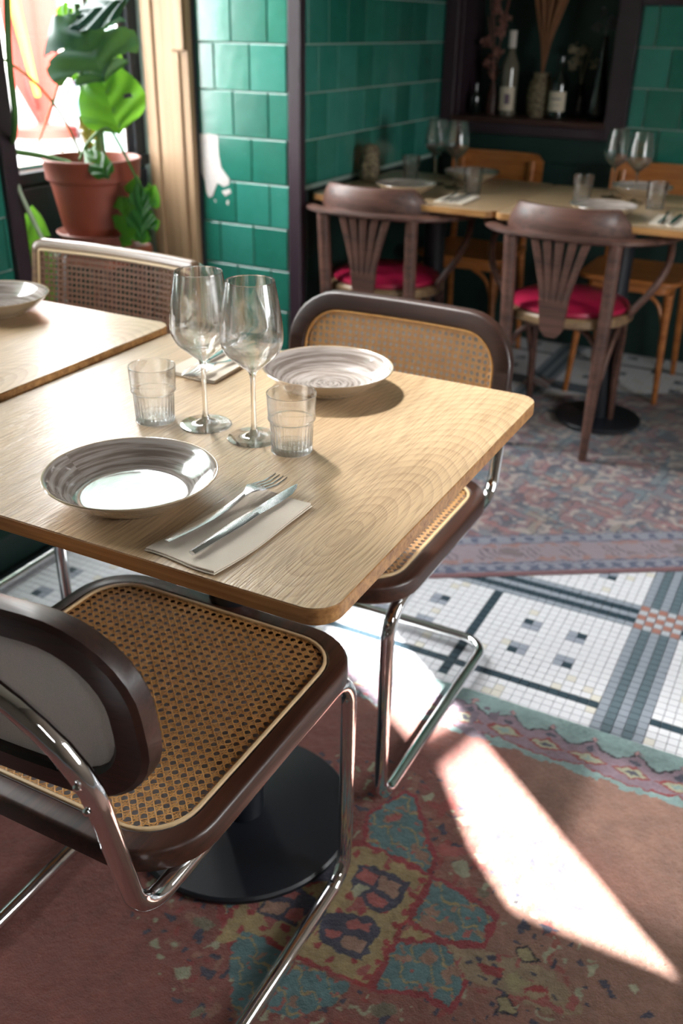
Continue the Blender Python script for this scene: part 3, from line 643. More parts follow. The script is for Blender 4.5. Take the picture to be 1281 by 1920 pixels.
rB = grid_obj('rug', ss, ds, rugB_col, lambda X, Y: pile(X, Y, .001, lambda x, y: (x + .298, 1.6 - x, y + .0005, 1.32 - y)) * .8, lambda s, d, z: np.stack([-.71 + cs * s - sn * d, 1.979 + sn * s + cs * d, z], 1), attr_mat('faded_wool_pile'))
tag(rB, 'faded blue and pink patterned rug set askew towards the far tables', 'rug')

# ------------------------------------------------------------------ cane webbing
def webbing(w_, h_, rc, p=.0125, fn=None, z=0.0):
    mb = MB(); hw, hh = w_ / 2, h_ / 2
    def inside(x, y):
        ax, ay = abs(x) - (hw - rc), abs(y) - (hh - rc)
        return (abs(x) <= hw and abs(y) <= hh) and not (ax > 0 and ay > 0 and ax * ax + ay * ay > rc * rc)
    def ribbon(p0, d, n, step, wd, zf):
        nx, ny = -d[1] * wd / 2, d[0] * wd / 2; run = []
        def flush():
            if len(run) < 2: return
            v = []; f = []
            for k, (x, y, zz) in enumerate(run):
                v += [(x - nx, y - ny, z + zz), (x, y, z + zz + wd * .22), (x + nx, y + ny, z + zz)]
                if k: a = 3 * (k - 1); f += [(a + 3, a + 4, a + 1, a)[::-1], (a + 4, a + 5, a + 2, a + 1)[::-1]]
            if fn: v = [fn(*q) for q in v]
            mb.add(v, f)
        for k in range(n):
            x, y = p0[0] + d[0] * step * k, p0[1] + d[1] * step * k
            if inside(x, y): run.append((x, y, zf(k)))
            else: flush(); run = []
        flush()
    nx_ = int(hw / p) + 1; ny_ = int(hh / p) + 1
    for i in range(-nx_, nx_ + 1):
        for s in (-1, 1): ribbon((i * p + s * p * .10, -ny_ * p), (0, 1), 4 * ny_ + 1, p / 2, p * .135, lambda k, s=s: .0004 * (1 if (k + (s > 0)) % 2 else -1))
    for j in range(-ny_, ny_ + 1):
        for s in (-1, 1): ribbon((-nx_ * p, j * p + s * p * .10), (1, 0), 4 * nx_ + 1, p / 2, p * .135, lambda k, s=s: .0004 * (-1 if (k + (s > 0)) % 2 else 1))
    q = p / math.sqrt(2)
    for k in range(-(nx_ + ny_) , nx_ + ny_ + 1):
        c = (k + .5) * p
        L = nx_ + ny_ + 2
        ribbon((c + L * p * .5 - L * p, -L * p * .5 + 0.0 + L * p - L * p * .5 - L * p * .0), (0, 0), 0, 1, .1, lambda k: 0)
        ribbon((c / 2 - L * p / 2, c / 2 + L * p / 2), (1 / math.sqrt(2), -1 / math.sqrt(2)), 2 * L, q / 1.0, p * .12, lambda k: .0010 if k % 2 else .0002)
        ribbon((c / 2 - L * p / 2, -c / 2 - L * p / 2), (1 / math.sqrt(2), 1 / math.sqrt(2)), 2 * L, q / 1.0, p * .12, lambda k: .0002 if k % 2 else .0010)
    return mb

# ------------------------------------------------------------------ cantilever chair: origin on the floor under its front legs' middle, facing +y
def back_fn(yb, zb, lean, curve):
    def f(u, v, wz):    # u across, v up, wz towards the sitter
        return (u, yb - v * lean + wz - curve * (1 - (u / .235) ** 2) * 1.0, zb + v)
    return f
def make_cantilever(name, label, group, square=False):
    root = empty(name, (0, 0, 0), 0, label, 'chair', group); r = .0118
    hw = .212
    # one continuous bent chrome tube
    zr, zs = .0125, .418
    side = lambda s: [(s * hw, -.56 + .0, zr), (s * hw, 0.0, zr), (s * hw, 0.0, zs), (s * hw, -.482, zs), (s * (hw + .004), -.535, .72 if not square else .76)]
    R_ = side(1); Lf = side(-1)
    if not square: pts = Lf[::-1][:-1] + [Lf[0], R_[0]] + R_[1:]
    loop = [(-hw, -.56, zr)] + Lf[1:] + R_[1:][::-1] + [(hw, -.56, zr)]
    arch_z = .735 if not square else .77
    loop[4] = (-hw, -.545, arch_z); loop[5] = (hw, -.545, arch_z)
    P = fillet(loop, [.055, .05, .055, .055, .14 if not square else .03, .14 if not square else .03, .055, .055, .05, .055], 8, closed=True)
    # insert arch top bow between the two back points
    MB().tube(P, r, 14, closed=True).build('tube_frame', M['chrome'], root)
    for sx in (-1, 1):
        sc = MB().lathe([(0.001, 0), (.0042, .0005), (.0045, .002), (.0025, .0042), (.0005, .0046)], 14)
        for k in (0, 1):
            o = MB().add([(x, y, z) for x, y, z in sc.v], sc.f).build('screw', M['chrome'], root); o.location = (sx * (hw - .002), -.5315 - .0075 * k, .608 + .035 * k); o.rotation_euler.x = math.radians(98)
        MB().tube([(sx * hw, -.40, zs), (sx * hw * .9, -.40, zs)], .009, 8).build('seat_bolt', M['chrome'], root)
    # seat
    sw, sd_, cy = .466, .475, -.218
    rO, rI = (.088, .066)
    o_ = rrect(sw, sd_, rO, 8, 0, cy); i_ = rrect(sw - .056, sd_ - .062, rI, 8, 0, cy)
    mb = MB(); ring(mb, o_, i_, .428, .462, .005); seat = mb.build('seat_frame', M['seatwood'], root)
    mb = MB(); ring(mb, rrect(sw - .054, sd_ - .060, rI, 8, 0, cy), rrect(sw - .064, sd_ - .070, rI - .005, 8, 0, cy), .459, .4635, .001)
    mb.build('cane_spline', M['spline'], root)
    wb = webbing(sw - .062, sd_ - .068, rI - .004, .0125, fn=lambda x, y, z: (x, y + cy, z + .4595 - .006 * (1 - (x / .2) ** 2) * (1 - (y / .2) ** 2)))
    wb.build('seat_cane', M['cane'], root, smooth=50)
    sp = rrect(sw - .056, sd_ - .062, rI, 8, 0, cy); MB().prism(sp, .4435, .4445, 0).build('seat_backing', M['net'], root, smooth=0)
    # backrest
    bw, bh = .468, (.235 if not square else .275)
    rO, rI = (.098, .068) if not square else (.022, .008); th = .030 if not square else .024
    f = back_fn(-.462, .664 if not square else .665, .14, .022)
    fw = .035 if not square else .020
    def sub(pts):   # refine straight runs so the curve shows
        out = []
        n = len(pts)
        for i in range(n):
            a = Vector(pts[i]); b = Vector(pts[(i + 1) % n]); k = max(1, int(round((b - a).length / .03)))
            for q in range(k): out.append(tuple(a.lerp(b, q / k)))
        return out
    O = rrect(bw, bh, rO, 8); 
    def match(w2, h2, r2): return rrect(w2, h2, max(r2, .003), 8)
    def refine(lo, li):
        A, B = [], []; n = len(lo)
        for i in range(n):
            a, b = Vector(lo[i]), Vector(lo[(i + 1) % n]); c, d = Vector(li[i]), Vector(li[(i + 1) % n]); k = max(1, int(round((b - a).length / .03)))
            for q in range(k): A.append(tuple(a.lerp(b, q / k))); B.append(tuple(c.lerp(d, q / k)))
        return A, B
    A, B = refine(O, match(bw - 2 * fw, bh - 2 * fw, rI)); mb = MB(); ring(mb, A, B, -th / 2, th / 2, .005, fn=f)
    mb.build('backrest_frame', M['walnut'] if not square else M['midwood'], root)
    A, B = refine(match(bw - 2 * fw + .003, bh - 2 * fw + .003, rI), match(bw - 2 * fw - .007, bh - 2 * fw - .007, rI - .005)); mb = MB(); ring(mb, A, B, .008, .0125, .001, fn=f)
    mb.build('back_spline', M['spline'] if square else M['cane'], root)
    wb = webbing(bw - 2 * fw - .004, bh - 2 * fw - .004, max(rI - .003, .005), .0125, fn=lambda x, y, z: f(x, y, z + .0085))
    wb.build('back_cane', M['cane'] if not square else M['cane_shaded'], root, smooth=50)  # square back gets a darker cane copy, its shade put into the colour
    if not square:
        v = []; A, B = refine(match(bw - 2 * fw, bh - 2 * fw, rI), match(.01, .01, .003)); mb = MB()
        n = len(A); loops = [[(A[i][0] * t + 0, A[i][1] * t, -.004) for i in range(n)] for t in (1, .8, .6, .4, .2, .03)]
        mb.stack(loops, cap=True, fn=f).build('back_backing', M['net_back'], root)
    return root
front = make_cantilever('cantilever_chair', 'rattan and chrome cantilever chair in the foreground with its back to the viewer', 'cane cantilever chairs')
front.location = (-.702, 1.0, .012)
right = dup(front, (-.716, 1.165, .012), math.pi, 'rounded cane cantilever chair on the far side of the front table, facing the viewer')
sq = make_cantilever('cantilever_chair', 'cane chair with a square-cornered back before the potted plant', 'cane cantilever chairs', square=True)
sq.location = (-1.435, 1.19, .004); sq.rotation_euler.z = math.pi
# seats tuck under: fine

# ------------------------------------------------------------------ tables
def cafe_table(label, cx, cy, z, s=.70, sy=None, group=None, rb=.195, rad=.032):
    sy = sy or s
    t = empty('cafe_table', (cx, cy, 0), 0, label, 'table', group)
    MB().prism(rrect(s, sy, rad, 8), z - .0205, z - .0008, .0012).build('table_edge', M['oak_edge'], t)
    MB().prism(rrect(s - .0012, sy - .0012, rad, 8), z - .0009, z, .0004).build('tabletop', M['oak'], t)
    MB().lathe([(q * (rb / .195 if q > .1 else 1), z_) for q, z_ in [(.19, .013), (.195, .016), (.195, .022), (.191, .026), (.05, .029), (.041, .032)]], 64).build('base_plate', M['black'], t)
    MB().lathe([(.038, .03), (.038, z - .045)], 32).build('column', M['black'], t)
    MB().box(-.2, .2, -.03, .03, z - .045, z - .0215).box(-.03, .03, -.2, .2, z - .044, z - .0216).build('support_bracket', M['black'], t)
    return t
cafe_table('square oak cafe table in the foreground, set with two plates, on a black disc base', -.7105, 1.035, .750, group='oak cafe tables')
cafe_table('oak cafe table at the left edge of the photo, pushed against the front table', -1.418, 1.045, .760, group='oak cafe tables')
cafe_table('oak table against the side wall in the dark alcove', -1.306, 3.275, .750, .655, .69, 'oak cafe tables', rb=.15)
cafe_table('oak table at the right edge of the photo in the dark alcove', -.632, 3.265, .751, .685, .69, 'oak cafe tables', rb=.15)

# ------------------------------------------------------------------ tableware
def make_plate(R_=.103, label=None, loc=(0, 0, 0), rx=0, group='stoneware plates'):
    k = R_ / .103
    pr = [(.0, .0015), (.05, .0015), (.052, 0), (.056, 0), (.058, .003), (.075, .011), (.090, .0225), (.1015, .0335), (.103, .0350), (.1022, .0362), (.100, .0357), (.094, .0290), (.084, .0195), (.074, .0115), (.0665, .0078), (.06, .0068), (.0, .0065)]
    pr = [(max(a, .0003) * k, b * k) for a, b in pr]
    o = MB().lathe(pr, 96).build('plate', M['plate'], None, loc, smooth=60); return tag(o, label, 'plate', group)
plate0 = make_plate(.1035, 'grey-brown ringed stoneware plate at the front edge of the front table', (-.686, .795, .7505))
p1 = plate0.copy(); COL.objects.link(p1); p1.location = (-.668, 1.257, .7505); p1['label'] = 'ringed stoneware plate near the far edge of the front table, before the rounded cane chair'; p1.rotation_euler.z = 1.1
p2 = plate0.copy(); COL.objects.link(p2); p2.location = (-1.405, 1.285, .7605); p2['label'] = 'stoneware plate cut off by the left edge of the photo'; p2.rotation_euler.z = 2.1
def refine(pr, ang=50):
    V = [Vector((a, b)) for a, b in pr]; segs = [[V[0]]]
    for i in range(1, len(V) - 1):
        segs[-1].append(V[i])
        if (V[i] - V[i - 1]).angle(V[i + 1] - V[i], 0) > math.radians(ang): segs.append([V[i]])
    segs[-1].append(V[-1]); out = []
    for g in segs:
        P = [Vector(p[:2]) for p in bez([(q.x, q.y, 0) for q in g], 4)] if len(g) > 2 else g
        P = [P[0], P[0] + (P[1] - P[0]).normalized() * min(.0004, (P[1] - P[0]).length * .3)] + P[1:-1] + [P[-1] + (P[-2] - P[-1]).normalized() * min(.0004, (P[-2] - P[-1]).length * .3), P[-1]]
        out += P if not out else P[1:]
    return [(max(p.x, .0004), p.y) for p in out]
def wine_mb():
    pr = [(.0005, 0), (.034, .0), (.036, .0008), (.0362, .0016), (.030, .0026), (.016, .0046), (.0065, .0090), (.0042, .018), (.0036, .035), (.0034, .07), (.0040, .088), (.0065, .096), (.014, .1025), (.024, .111), (.035, .1215), (.0408, .133), (.0422, .1435), (.0413, .158), (.0388, .178), (.0355, .198), (.0322, .2170), (.0318, .2175), (.0312, .2170),
          (.0346, .198), (.0379, .178), (.0404, .158), (.0413, .1435), (.0398, .1340), (.0340, .1230), (.023, .1130), (.013, .1055), (.004, .1035), (.0005, .1033)]
    return MB().lathe(refine(pr), 64)
def tumbler_mb(h=.081):
    k = h / .081
    pr = [(.0005, .001), (.026, .0), (.0275, .0015), (.0278, .004), (.0292, .040), (.0296, .0435), (.0318, .0450), (.0322, .0470), (.0318, .0490), (.0325, .065), (.0333, .0800), (.0331, .0812), (.0324, .0812), (.0318, .0795), (.0308, .060), (.0300, .046), (.0282, .040), (.0262, .012), (.024, .0095), (.0005, .009)]
    def rib(r, z, a):
        if .003 < z < .0415 and (r > .0262): return -.0011 * (.5 + .5 * math.cos(a * 30)) * min(1, (.043 - z) / .01)
        return 0
    return MB().lathe(refine([(r, z * k) for r, z in pr]), 180, rib=rib)
wg = wine_mb().build('wine_glass', M['glass'], None, (-.745, 1.033, .7505), smooth=70); tag(wg, 'clear stemmed wine glass on the front table, left one of the pair', 'wine glass', 'wine glasses')
def cpy(o, loc, label, sc=None):
    c = o.copy(); COL.objects.link(c); c.location = loc; c['label'] = label; c.rotation_euler.z = random.uniform(0, 6)
    if sc: c.scale = (sc,) * 3
    return c
cpy(wg, (-.6595, 1.026, .7505), 'clear stemmed wine glass on the front table, right one of the pair')
tb = tumbler_mb().build('tumbler', M['glass'], None, (-.819, 1.013, .7505), smooth=70); tag(tb, 'ribbed water tumbler on the front table, left of the two wine glasses', 'tumbler', 'water tumblers')
cpy(tb, (-.5935, 1.016, .7505), 'ribbed water tumbler on the front table, right of the two wine glasses')

def napkin_set(cx, cy, z, ax, L=.192, W=.096, bend=.0, labels=None, kn=None, fk=None):
    """ax: unit vector from the handle end to the blade end"""
    ax = Vector((ax[0], ax[1], 0)).normalized(); rz = math.atan2(ax.y, ax.x)
    def fn(u, v, w_): return (u + .002 * math.sin(v * 60), v - bend * (1 - (2 * u / L) ** 2) + .0012 * math.sin(u * 40), w_ * (1 + .25 * math.sin(u * 25 + v * 20)))
    n = empty('napkin', (cx, cy, z), rz, labels[0], 'napkin', 'folded paper napkins')
    def sheet(z0, z1, ins):
        mb = MB(); pts = []
        hx, hy = L / 2 - ins, W / 2 - ins * .5
        for (a, b) in (((-hx, -hy), (hx, -hy)), ((hx, -hy), (hx, hy)), ((hx, hy), (-hx, hy)), ((-hx, hy), (-hx, -hy))):
            for k in range(8): pts.append((a[0] + (b[0] - a[0]) * k / 8, a[1] + (b[1] - a[1]) * k / 8))
        mb.prism(pts, z0, z1, .0006, fn=fn); return mb
    sheet(.0003, .0022, 0).build('napkin_fold', M['napkin'], n); sheet(.0024, .0050, .0015).build('napkin_fold', M['napkin'], n)
    zt = z + .0064
    # knife
    if kn:
        k = empty('knife', (cx + kn[0], cy + kn[1], zt), rz + kn[2], labels[1], 'knife', 'table knives')
        def strip(st, th, zf):   # st: (u, v0, v1)
            mb = MB(); loops = []
            for u, a, b in st:
                h = zf(u); m_ = (a + b) / 2
                loops.append([(u, a, h + th * .35), (u, m_, h), (u, b, h + th * .35), (u, b, h + th * .65), (u, m_, h + th), (u, a, h + th * .65)])
            mb.stack(loops); return mb
        kl = .205
        strip([(-kl / 2, -.0042, .0042), (-.095, -.0046, .0046), (-.05, -.0068, .0068), (-.02, -.0078, .0078), (.004, -.0070, .0070), (.010, -.0062, .0062)], .0058, lambda u: 0).build('handle', M['steel'], k)
        strip([(.009, -.0060, .0060), (.02, -.0072, .0070), (.05, -.0085, .0070), (.075, -.0075, .0066), (.092, -.002, .0056), (.1005, .003, .0042)], .0016, lambda u: .002).build('blade', M['steel'], k)
    if fk:
        k = empty('fork', (cx + fk[0], cy + fk[1], zt), rz + fk[2], labels[2], 'fork', 'table forks')
        zf = lambda u: .001 + (.011 * max(0, 1 - abs(u - .045) / .055) ** 1.3) * 1.0 + (.006 * max(0, (u - .075) / .025) if u > .075 else 0)
        def strip2(st, th, zz=None):
            mb = MB(); loops = []
            for u, a, b in st:
                h = (zz or zf)(u); loops.append([(u, a, h), (u, b, h), (u, b, h + th), (u, (a + b) / 2, h + th * 1.3), (u, a, h + th)])
            mb.stack(loops, flip=False); return mb
        strip2([(-.098, -.0036, .0036), (-.09, -.0042, .0042), (-.06, -.0064, .0064), (-.03, -.0066, .0066), (-.005, -.0048, .0048), (.015, -.0030, .0030), (.030, -.0027, .0027)], .0030).build('handle', M['steel'], k)
        strip2([(.029, -.0028, .0028), (.038, -.0050, .0050), (.046, -.0098, .0098), (.052, -.0116, .0116), (.060, -.0120, .0120)], .0018).build('fork_head', M['steel'], k)
        for q in range(4):
            c = -.0101 + q * .00673
            strip2([(.0595, c - .0019, c + .0019), (.08, c * .97 - .0016, c * .97 + .0016), (.095, c * .92 - .0012, c * .92 + .0012), (.101, c * .9 - .0005, c * .9 + .0005)], .0017).build('tine', M['steel'], k)
    return n
# near setting: long axis runs away from the viewer
napkin_set(-.5405, .789, .7505, (.06, 1.0), .188, .096, .004,
           ('folded cream paper napkin at the front edge of the front table', 'steel table knife on the near napkin, right of the fork', 'steel fork with four tines on the near napkin, beside the knife'),
           kn=(.012, .020, -.02), fk=(-.021, .022, -.08))
napkin_set(-.880, 1.265, .7505, (.0, -1.0), .17, .10, .004,
           ('folded cream napkin behind the wine glasses on the front table', 'steel knife on the napkin behind the wine glasses', 'steel fork on the napkin behind the wine glasses'), kn=(-.015, .0, .10), fk=(.022, -.010, -.05))

# ------------------------------------------------------------------ alcove settings
fp = lambda x, y, l, R_=.105: cpy(plate0, (x, y, .7508), l)
fp(-1.352, 3.095, 'pale plate at the front of the alcove table by the side wall')
fp(-1.27, 3.515, 'pale plate at the back of the alcove table by the side wall')
fp(-.665, 3.035, 'pale plate at the front of the right alcove table')
fp(-.645, 3.505, 'pale plate at the back of the right alcove table')
for x, y, l in ((-1.357, 3.366, 'left wine glass on the alcove table by the side wall'), (-1.263, 3.324, 'right wine glass on the alcove table by the side wall'), (-.727, 3.418, 'left wine glass on the right alcove table'), (-.640, 3.359, 'right wine glass on the right alcove table')):
    cpy(wg, (x, y, .7515), l)
for x, y, l in ((-1.48, 3.43, 'water tumbler left of the wine glasses on the alcove table by the side wall'), (-1.167, 3.245, 'water tumbler right of the wine glasses on the alcove table by the side wall'), (-.80, 3.30, 'water tumbler left of the wine glasses on the right alcove table'), (-.553, 3.27, 'water tumbler right of the wine glasses on the right alcove table')):
    cpy(tb, (x, y, .7515), l)
napkin_set(-1.155, 3.075, .751, (0, 1), .17, .10, 0, ('cream napkin on the alcove table by the side wall', 'knife on the napkin of the alcove table by the side wall', 'fork on the napkin of the alcove table by the side wall'), kn=(.012, .01, 0), fk=(-.02, .0, 0))
napkin_set(-.462, 3.055, .7515, (0, 1), .17, .10, 0, ('cream napkin on the right alcove table', 'knife on the napkin of the right alcove table', 'fork on the napkin of the right alcove table'), kn=(.012, .01, 0), fk=(-.02, .0, 0))
def figure():
    mb = MB(); mb.lathe([(.001, 0), (.030, 0), (.034, .01), (.036, .035), (.034, .06), (.030, .08), (.032, .095), (.030, .112), (.020, .124), (.001, .128)], 28, rib=lambda r, z, a: .0035 * math.sin(a * 7 + z * 240) * (1 if r > .005 else 0) + .002 * math.sin(a * 3 - z * 400) * (1 if r > .005 else 0))
    return mb
tag(figure().build('stone_figure', M['stone'], None, (-1.590, 3.30, .7512)), 'small mottled brown carved stone figure on the alcove table against the tiles', 'figurine')

# ------------------------------------------------------------------ bentwood armchairs (facing +y, origin at seat centre)
def armchair(label, loc, rz=0):
    t = empty('bentwood_armchair', loc, rz, label, 'chair', 'bentwood armchairs')
    # seat ring and cushion
    pts = [(.205 * math.cos(a) * (1.0), .20 * math.sin(a) + (.0)) for a in [2 * math.pi * i / 40 for i in range(40)]]
    MB().prism(pts, .425, .458, .006).build('seat_ring', M['bentl'], t)
    MB().lathe([(.001, .455), (.178, .455), (.188, .462), (.186, .474), (.16, .486), (.08, .492), (.001, .493)], 40).build('seat_cushion', M['red'], t)
    # arm bow: U shape
    bow = bez([(.285, .14, .690), (.283, .05, .692), (.268, -.06, .697), (.20, -.165, .70), (.10, -.208, .702), (0, -.218, .703), (-.10, -.208, .702), (-.20, -.165, .70), (-.268, -.06, .697), (-.283, .05, .692), (-.285, .14, .690)], 5)
    n = len(bow); MB().tube(bow, [.024 * (.85 + .45 * min(1, abs(2 * i / (n - 1) - 1) ** 3)) * (1 if 0 < i < n - 1 else .6) for i in range(n)], 10, flat=(.55, 1.15)).build('arm_bow', M['bent'], t)
    # crest rail on top
    loops = []
    m = 26
    for i in range(m):
        a = math.radians(-90 - 56 + 112 * i / (m - 1)); h = .082 * min(1, (.35 + .65 * min(i, m - 1 - i) / 3.0)); ro = .232; tt = .024
        cx, cy = math.cos(a), math.sin(a) * .97
        prof = [(ro - tt, .705), (ro + .004, .705), (ro + .008, .705 + h * .35), (ro + .004, .705 + h * .85), (ro - .004, .705 + h), (ro - tt, .705 + h)]
        loops.append([(cx * q, cy * q + .008, z) for q, z in prof])
    MB().stack(loops).build('crest_rail', M['bent'], t)
    # rear legs rise to the bow, front legs end at the seat
    for s in (-1, 1):
        MB().tube(bez([(s * .148, -.172, 0), (s * .150, -.165, .25), (s * .155, -.168, .45), (s * .160, -.188, .70)], 6), [.013 + .008 * min(1, i / 8) for i in range(19)], 12).build('leg', M['bent'], t)
        MB().tube(bez([(s * .150, .195, 0), (s * .150, .17, .22), (s * .150, .155, .435)], 6), [.0105 + .007 * i / 12 for i in range(13)], 12).build('leg', M['bent'], t)
        # curved arm support
        MB().tube(bez([(s * .275, .085, .685), (s * .285, .02, .62), (s * .262, -.02, .55), (s * .215, -.03, .48), (s * .19, -.02, .44)], 6), .0115, 10).build('arm_support', M['bent'], t)
        # arched braces under the seat
        MB().tube(bez([(s * .148, -.16, .20), (s * .140, -.14, .34), (s * .09, -.12, .405), (s * .02, -.11, .418)], 5), .009, 8).build('brace', M['bent'], t)
        MB().tube(bez([(s * .152, -.155, .20), (s * .165, -.10, .33), (s * .17, -.03, .405), (s * .165, .02, .418)], 5), .009, 8).build('brace', M['bent'], t)
        MB().tube(bez([(s * .150, .165, .20), (s * .165, .12, .33), (s * .17, .06, .40), (s * .165, .02, .418)], 5), .009, 8).build('brace', M['bent'], t)
    # vase-shaped splat of five fanned slats on a rounded solid foot
    yb = lambda z: -.196 - .020 * (z - .42) / .28
    L = []
    for k in range(10):
        q = k / 9; z = .395 + .115 * q; hwid = .034 * min(1, (q * 9 + .5) / 2.5) ** .5 + .012 * q
        L.append([(-hwid, yb(z) - .006, z), (hwid, yb(z) - .006, z), (hwid, yb(z) + .006, z), (-hwid, yb(z) + .006, z)])
    MB().stack(L).build('splat', M['bent'], t)
    for q in range(5):
        c = (q - 2) / 2; L = []
        for k in range(9):
            u = k / 8; z = .508 + .20 * u; xc = c * (.036 + .048 * u ** 1.3); hw_ = .0085 + .0045 * u; yy = yb(z) + .010 * abs(c) * u
            L.append([(xc - hw_, yy - .005, z), (xc, yy - .008, z), (xc + hw_, yy - .005, z), (xc + hw_, yy + .005, z), (xc - hw_, yy + .005, z)])
        MB().stack(L).build('splat_slat', M['bent'], t)
    return t
ac = armchair('brown bentwood armchair with fanned splat and red seat before the right alcove table', (-.735, 3.055, .009))
dup(ac, (-1.402, 3.075, .008), 0.03, 'brown bentwood armchair with red seat before the alcove table by the side wall')

# ------------------------------------------------------------------ orange plywood chairs (facing -y), origin at seat centre
def plychair(label, loc, rz=0):
    t = empty('plywood_chair', loc, rz, label, 'chair', 'orange plywood chairs')
    MB().prism(rrect(.37, .37, .06, 6), .440, .458, .004).build('seat', M['orange'], t)
    MB().prism(rrect(.30, .30, .03, 5), .405, .440, .003).build('seat_rail', M['orange'], t)
    L = []
    m = 16
    for i in range(m):
        u = -1 + 2 * i / (m - 1); x = u * .195; y = .215 + .03 * (1 - u * u); h = 1 - .25 * max(0, abs(u) - .85) / .15
        L.append([(x, y - .006, .70), (x, y + .006, .70), (x, y + .012, .70 + .11 * h), (x, y, .70 + .11 * h)])
    MB().stack(L).build('backrest', M['orange'], t)
    for s in (-1, 1):
        MB().tube([(s * .165, .235, 0), (s * .155, .175, .42), (s * .150, .215, .78)], [.011, .015, .011], 10, flat=(1, .8)).build('leg', M['orange'], t)
        MB().tube([(s * .170, -.185, 0), (s * .150, -.145, .41)], [.010, .016], 10).build('leg', M['orange'], t)
        MB().tube(bez([(s * .157, -.155, .27), (s * .12, -.148, .37), (s * .05, -.145, .415)], 5), .008, 8).build('brace', M['orange'], t)
        MB().tube(bez([(s * .160, -.155, .27), (s * .155, -.10, .36), (s * .145, -.02, .41)], 5), .008, 8).build('brace', M['orange'], t)
    return t
pc = plychair('orange plywood chair behind the right alcove table', (-.655, 3.72, 0))
dup(pc, (-1.325, 3.74, 0), 0, 'orange plywood chair behind the alcove table by the side wall')

# ------------------------------------------------------------------ niche contents
def bottle(name, label, loc, h, r, mat, cap=None, lab=None):
    t = empty(name, loc, 0, label, 'bottle', 'bottles in the wall niche')
    pr = [(.001, .001), (r * .9, 0), (r, .004), (r, h * .56), (r * .93, h * .62), (r * .6, h * .70), (r * .38, h * .76), (r * .36, h * .97), (r * .42, h * .975), (r * .42, h), (.001, h)]
    MB().lathe(pr, 28).build('bottle_body', M[mat], t)
    if cap: MB().lathe([(r * .30, h * .80), (r * .44, h * .80), (r * .44, h * 1.003), (.001, h * 1.004)], 20).build('capsule', M[cap], t)
    if lab:
        z0, z1, a0 = lab; L = []
        for i in range(13):
            a = math.radians(-90 - 62 + 124 * i / 12); L.append([((r + .0006) * math.cos(a), (r + .0006) * math.sin(a), z0), ((r + .0014) * math.cos(a), (r + .0014) * math.sin(a), z0), ((r + .0014) * math.cos(a), (r + .0014) * math.sin(a), z1), ((r + .0006) * math.cos(a), (r + .0006) * math.sin(a), z1)])
        lb = MB().stack(L).build('paper_label', M['paper'], t); 
        for (q0, q1, s0, s1) in a0:
            L = []
            for i in range(7):
                a = math.radians(-90 + q0 + (q1 - q0) * i / 6); L.append([((r + .0014) * math.cos(a), (r + .0014) * math.sin(a), s0), ((r + .002) * math.cos(a), (r + .002) * math.sin(a), s0), ((r + .002) * math.cos(a), (r + .002) * math.sin(a), s1), ((r + .0014) * math.cos(a), (r + .0014) * math.sin(a), s1)])
            MB().stack(L).build('label_print', M['ink'], lb)
    return t
zb = .9255
M['cbottle'] = plain('misty_glass_bottle', '#6b6658', .15, 0, .1, 20, .5)
bottle('wine_bottle', 'clear bottle with a white capsule and pale label in the niche', (-1.40, 4.25, zb), .325, .036, 'cbottle', 'white', (.02, .112, [(-5, 30, .045, .085)]))
bottle('wine_bottle', 'dark wine bottle with a cream label in the middle of the niche', (-1.170, 4.215, zb), .235, .039, 'darkglass', None, (.030, .105, [(-30, 30, .074, .080), (-25, 25, .052, .054)]))
bottle('small_bottle', 'small dark bottle with a flower head at the left of the niche', (-1.545, 4.25, zb), .12, .026, 'darkglass')
def stems(mb, base, n, h, spread, r, seed=1, head=None):
    rr = random.Random(seed)
    for i in range(n):
        a = rr.uniform(0, 6.28); d = spread * rr.uniform(.2, 1); hh = h * rr.uniform(.7, 1.05)
        P = bez([(base[0], base[1], base[2]), (base[0] + d * .35 * math.cos(a), base[1] + d * .25 * math.sin(a), base[2] + hh * .5), (base[0] + d * math.cos(a), base[1] + d * .5 * math.sin(a), base[2] + hh)], 4)
        mb.tube(P, [r * (1 if k < 4 else (head or 1) * math.sin(math.pi * min(1, (k - 3) / 6)) + .3) for k in range(len(P))], 5)
    return mb
def blob(mb, c, r, seed):
    rr = random.Random(seed)
    for k in range(26):
        d = Vector((rr.gauss(0, 1), rr.gauss(0, 1), rr.gauss(0, 1))).normalized(); p = Vector(c) + d * r * rr.uniform(.2, 1)
        q = [p + Vector((rr.uniform(-1, 1), rr.uniform(-1, 1), rr.uniform(-1, 1))) * r * .5 for _ in range(4)]
        mb.add([tuple(x) for x in q], [(0, 1, 2), (0, 2, 3), (0, 3, 1), (1, 3, 2)])
    return mb
# glass jar with dried grass
jar = empty('glass_jar', (-1.262, 4.26, zb), 0, 'mottled glass jar holding tall brown dried grass in the niche', 'vase')
MB().lathe([(.001, 0), (.045, 0), (.052, .02), (.055, .08), (.050, .13), (.034, .155), (.037, .17), (.034, .17), (.030, .155), (.001, .15)], 28, rib=lambda r, z, a: .0015 * math.sin(9 * a + z * 90)).build('jar_body', M['stone'], jar)
stems(MB(), (0, 0, .155), 26, .42, .10, .0022, 3, 3.2).build('dried_grass', M['dry'], jar)
v1 = empty('flower_vase', (-1.475, 4.27, zb), 0, 'brown vase with tall dusty pink dried flowers at the left of the niche', 'vase')
MB().lathe([(.001, 0), (.026, 0), (.030, .03), (.024, .08), (.014, .10), (.016, .12), (.001, .118)], 24).build('vase_body', M['shelf'], v1)
mb = stems(MB(), (0, 0, .11), 5, .36, .07, .0016, 5)
for k in range(9): blob(mb, (random.uniform(-.05, .03), random.uniform(-.02, .02), .16 + .04 * k), .026, k)
mb.build('dried_flowers', M['drypink'], v1)
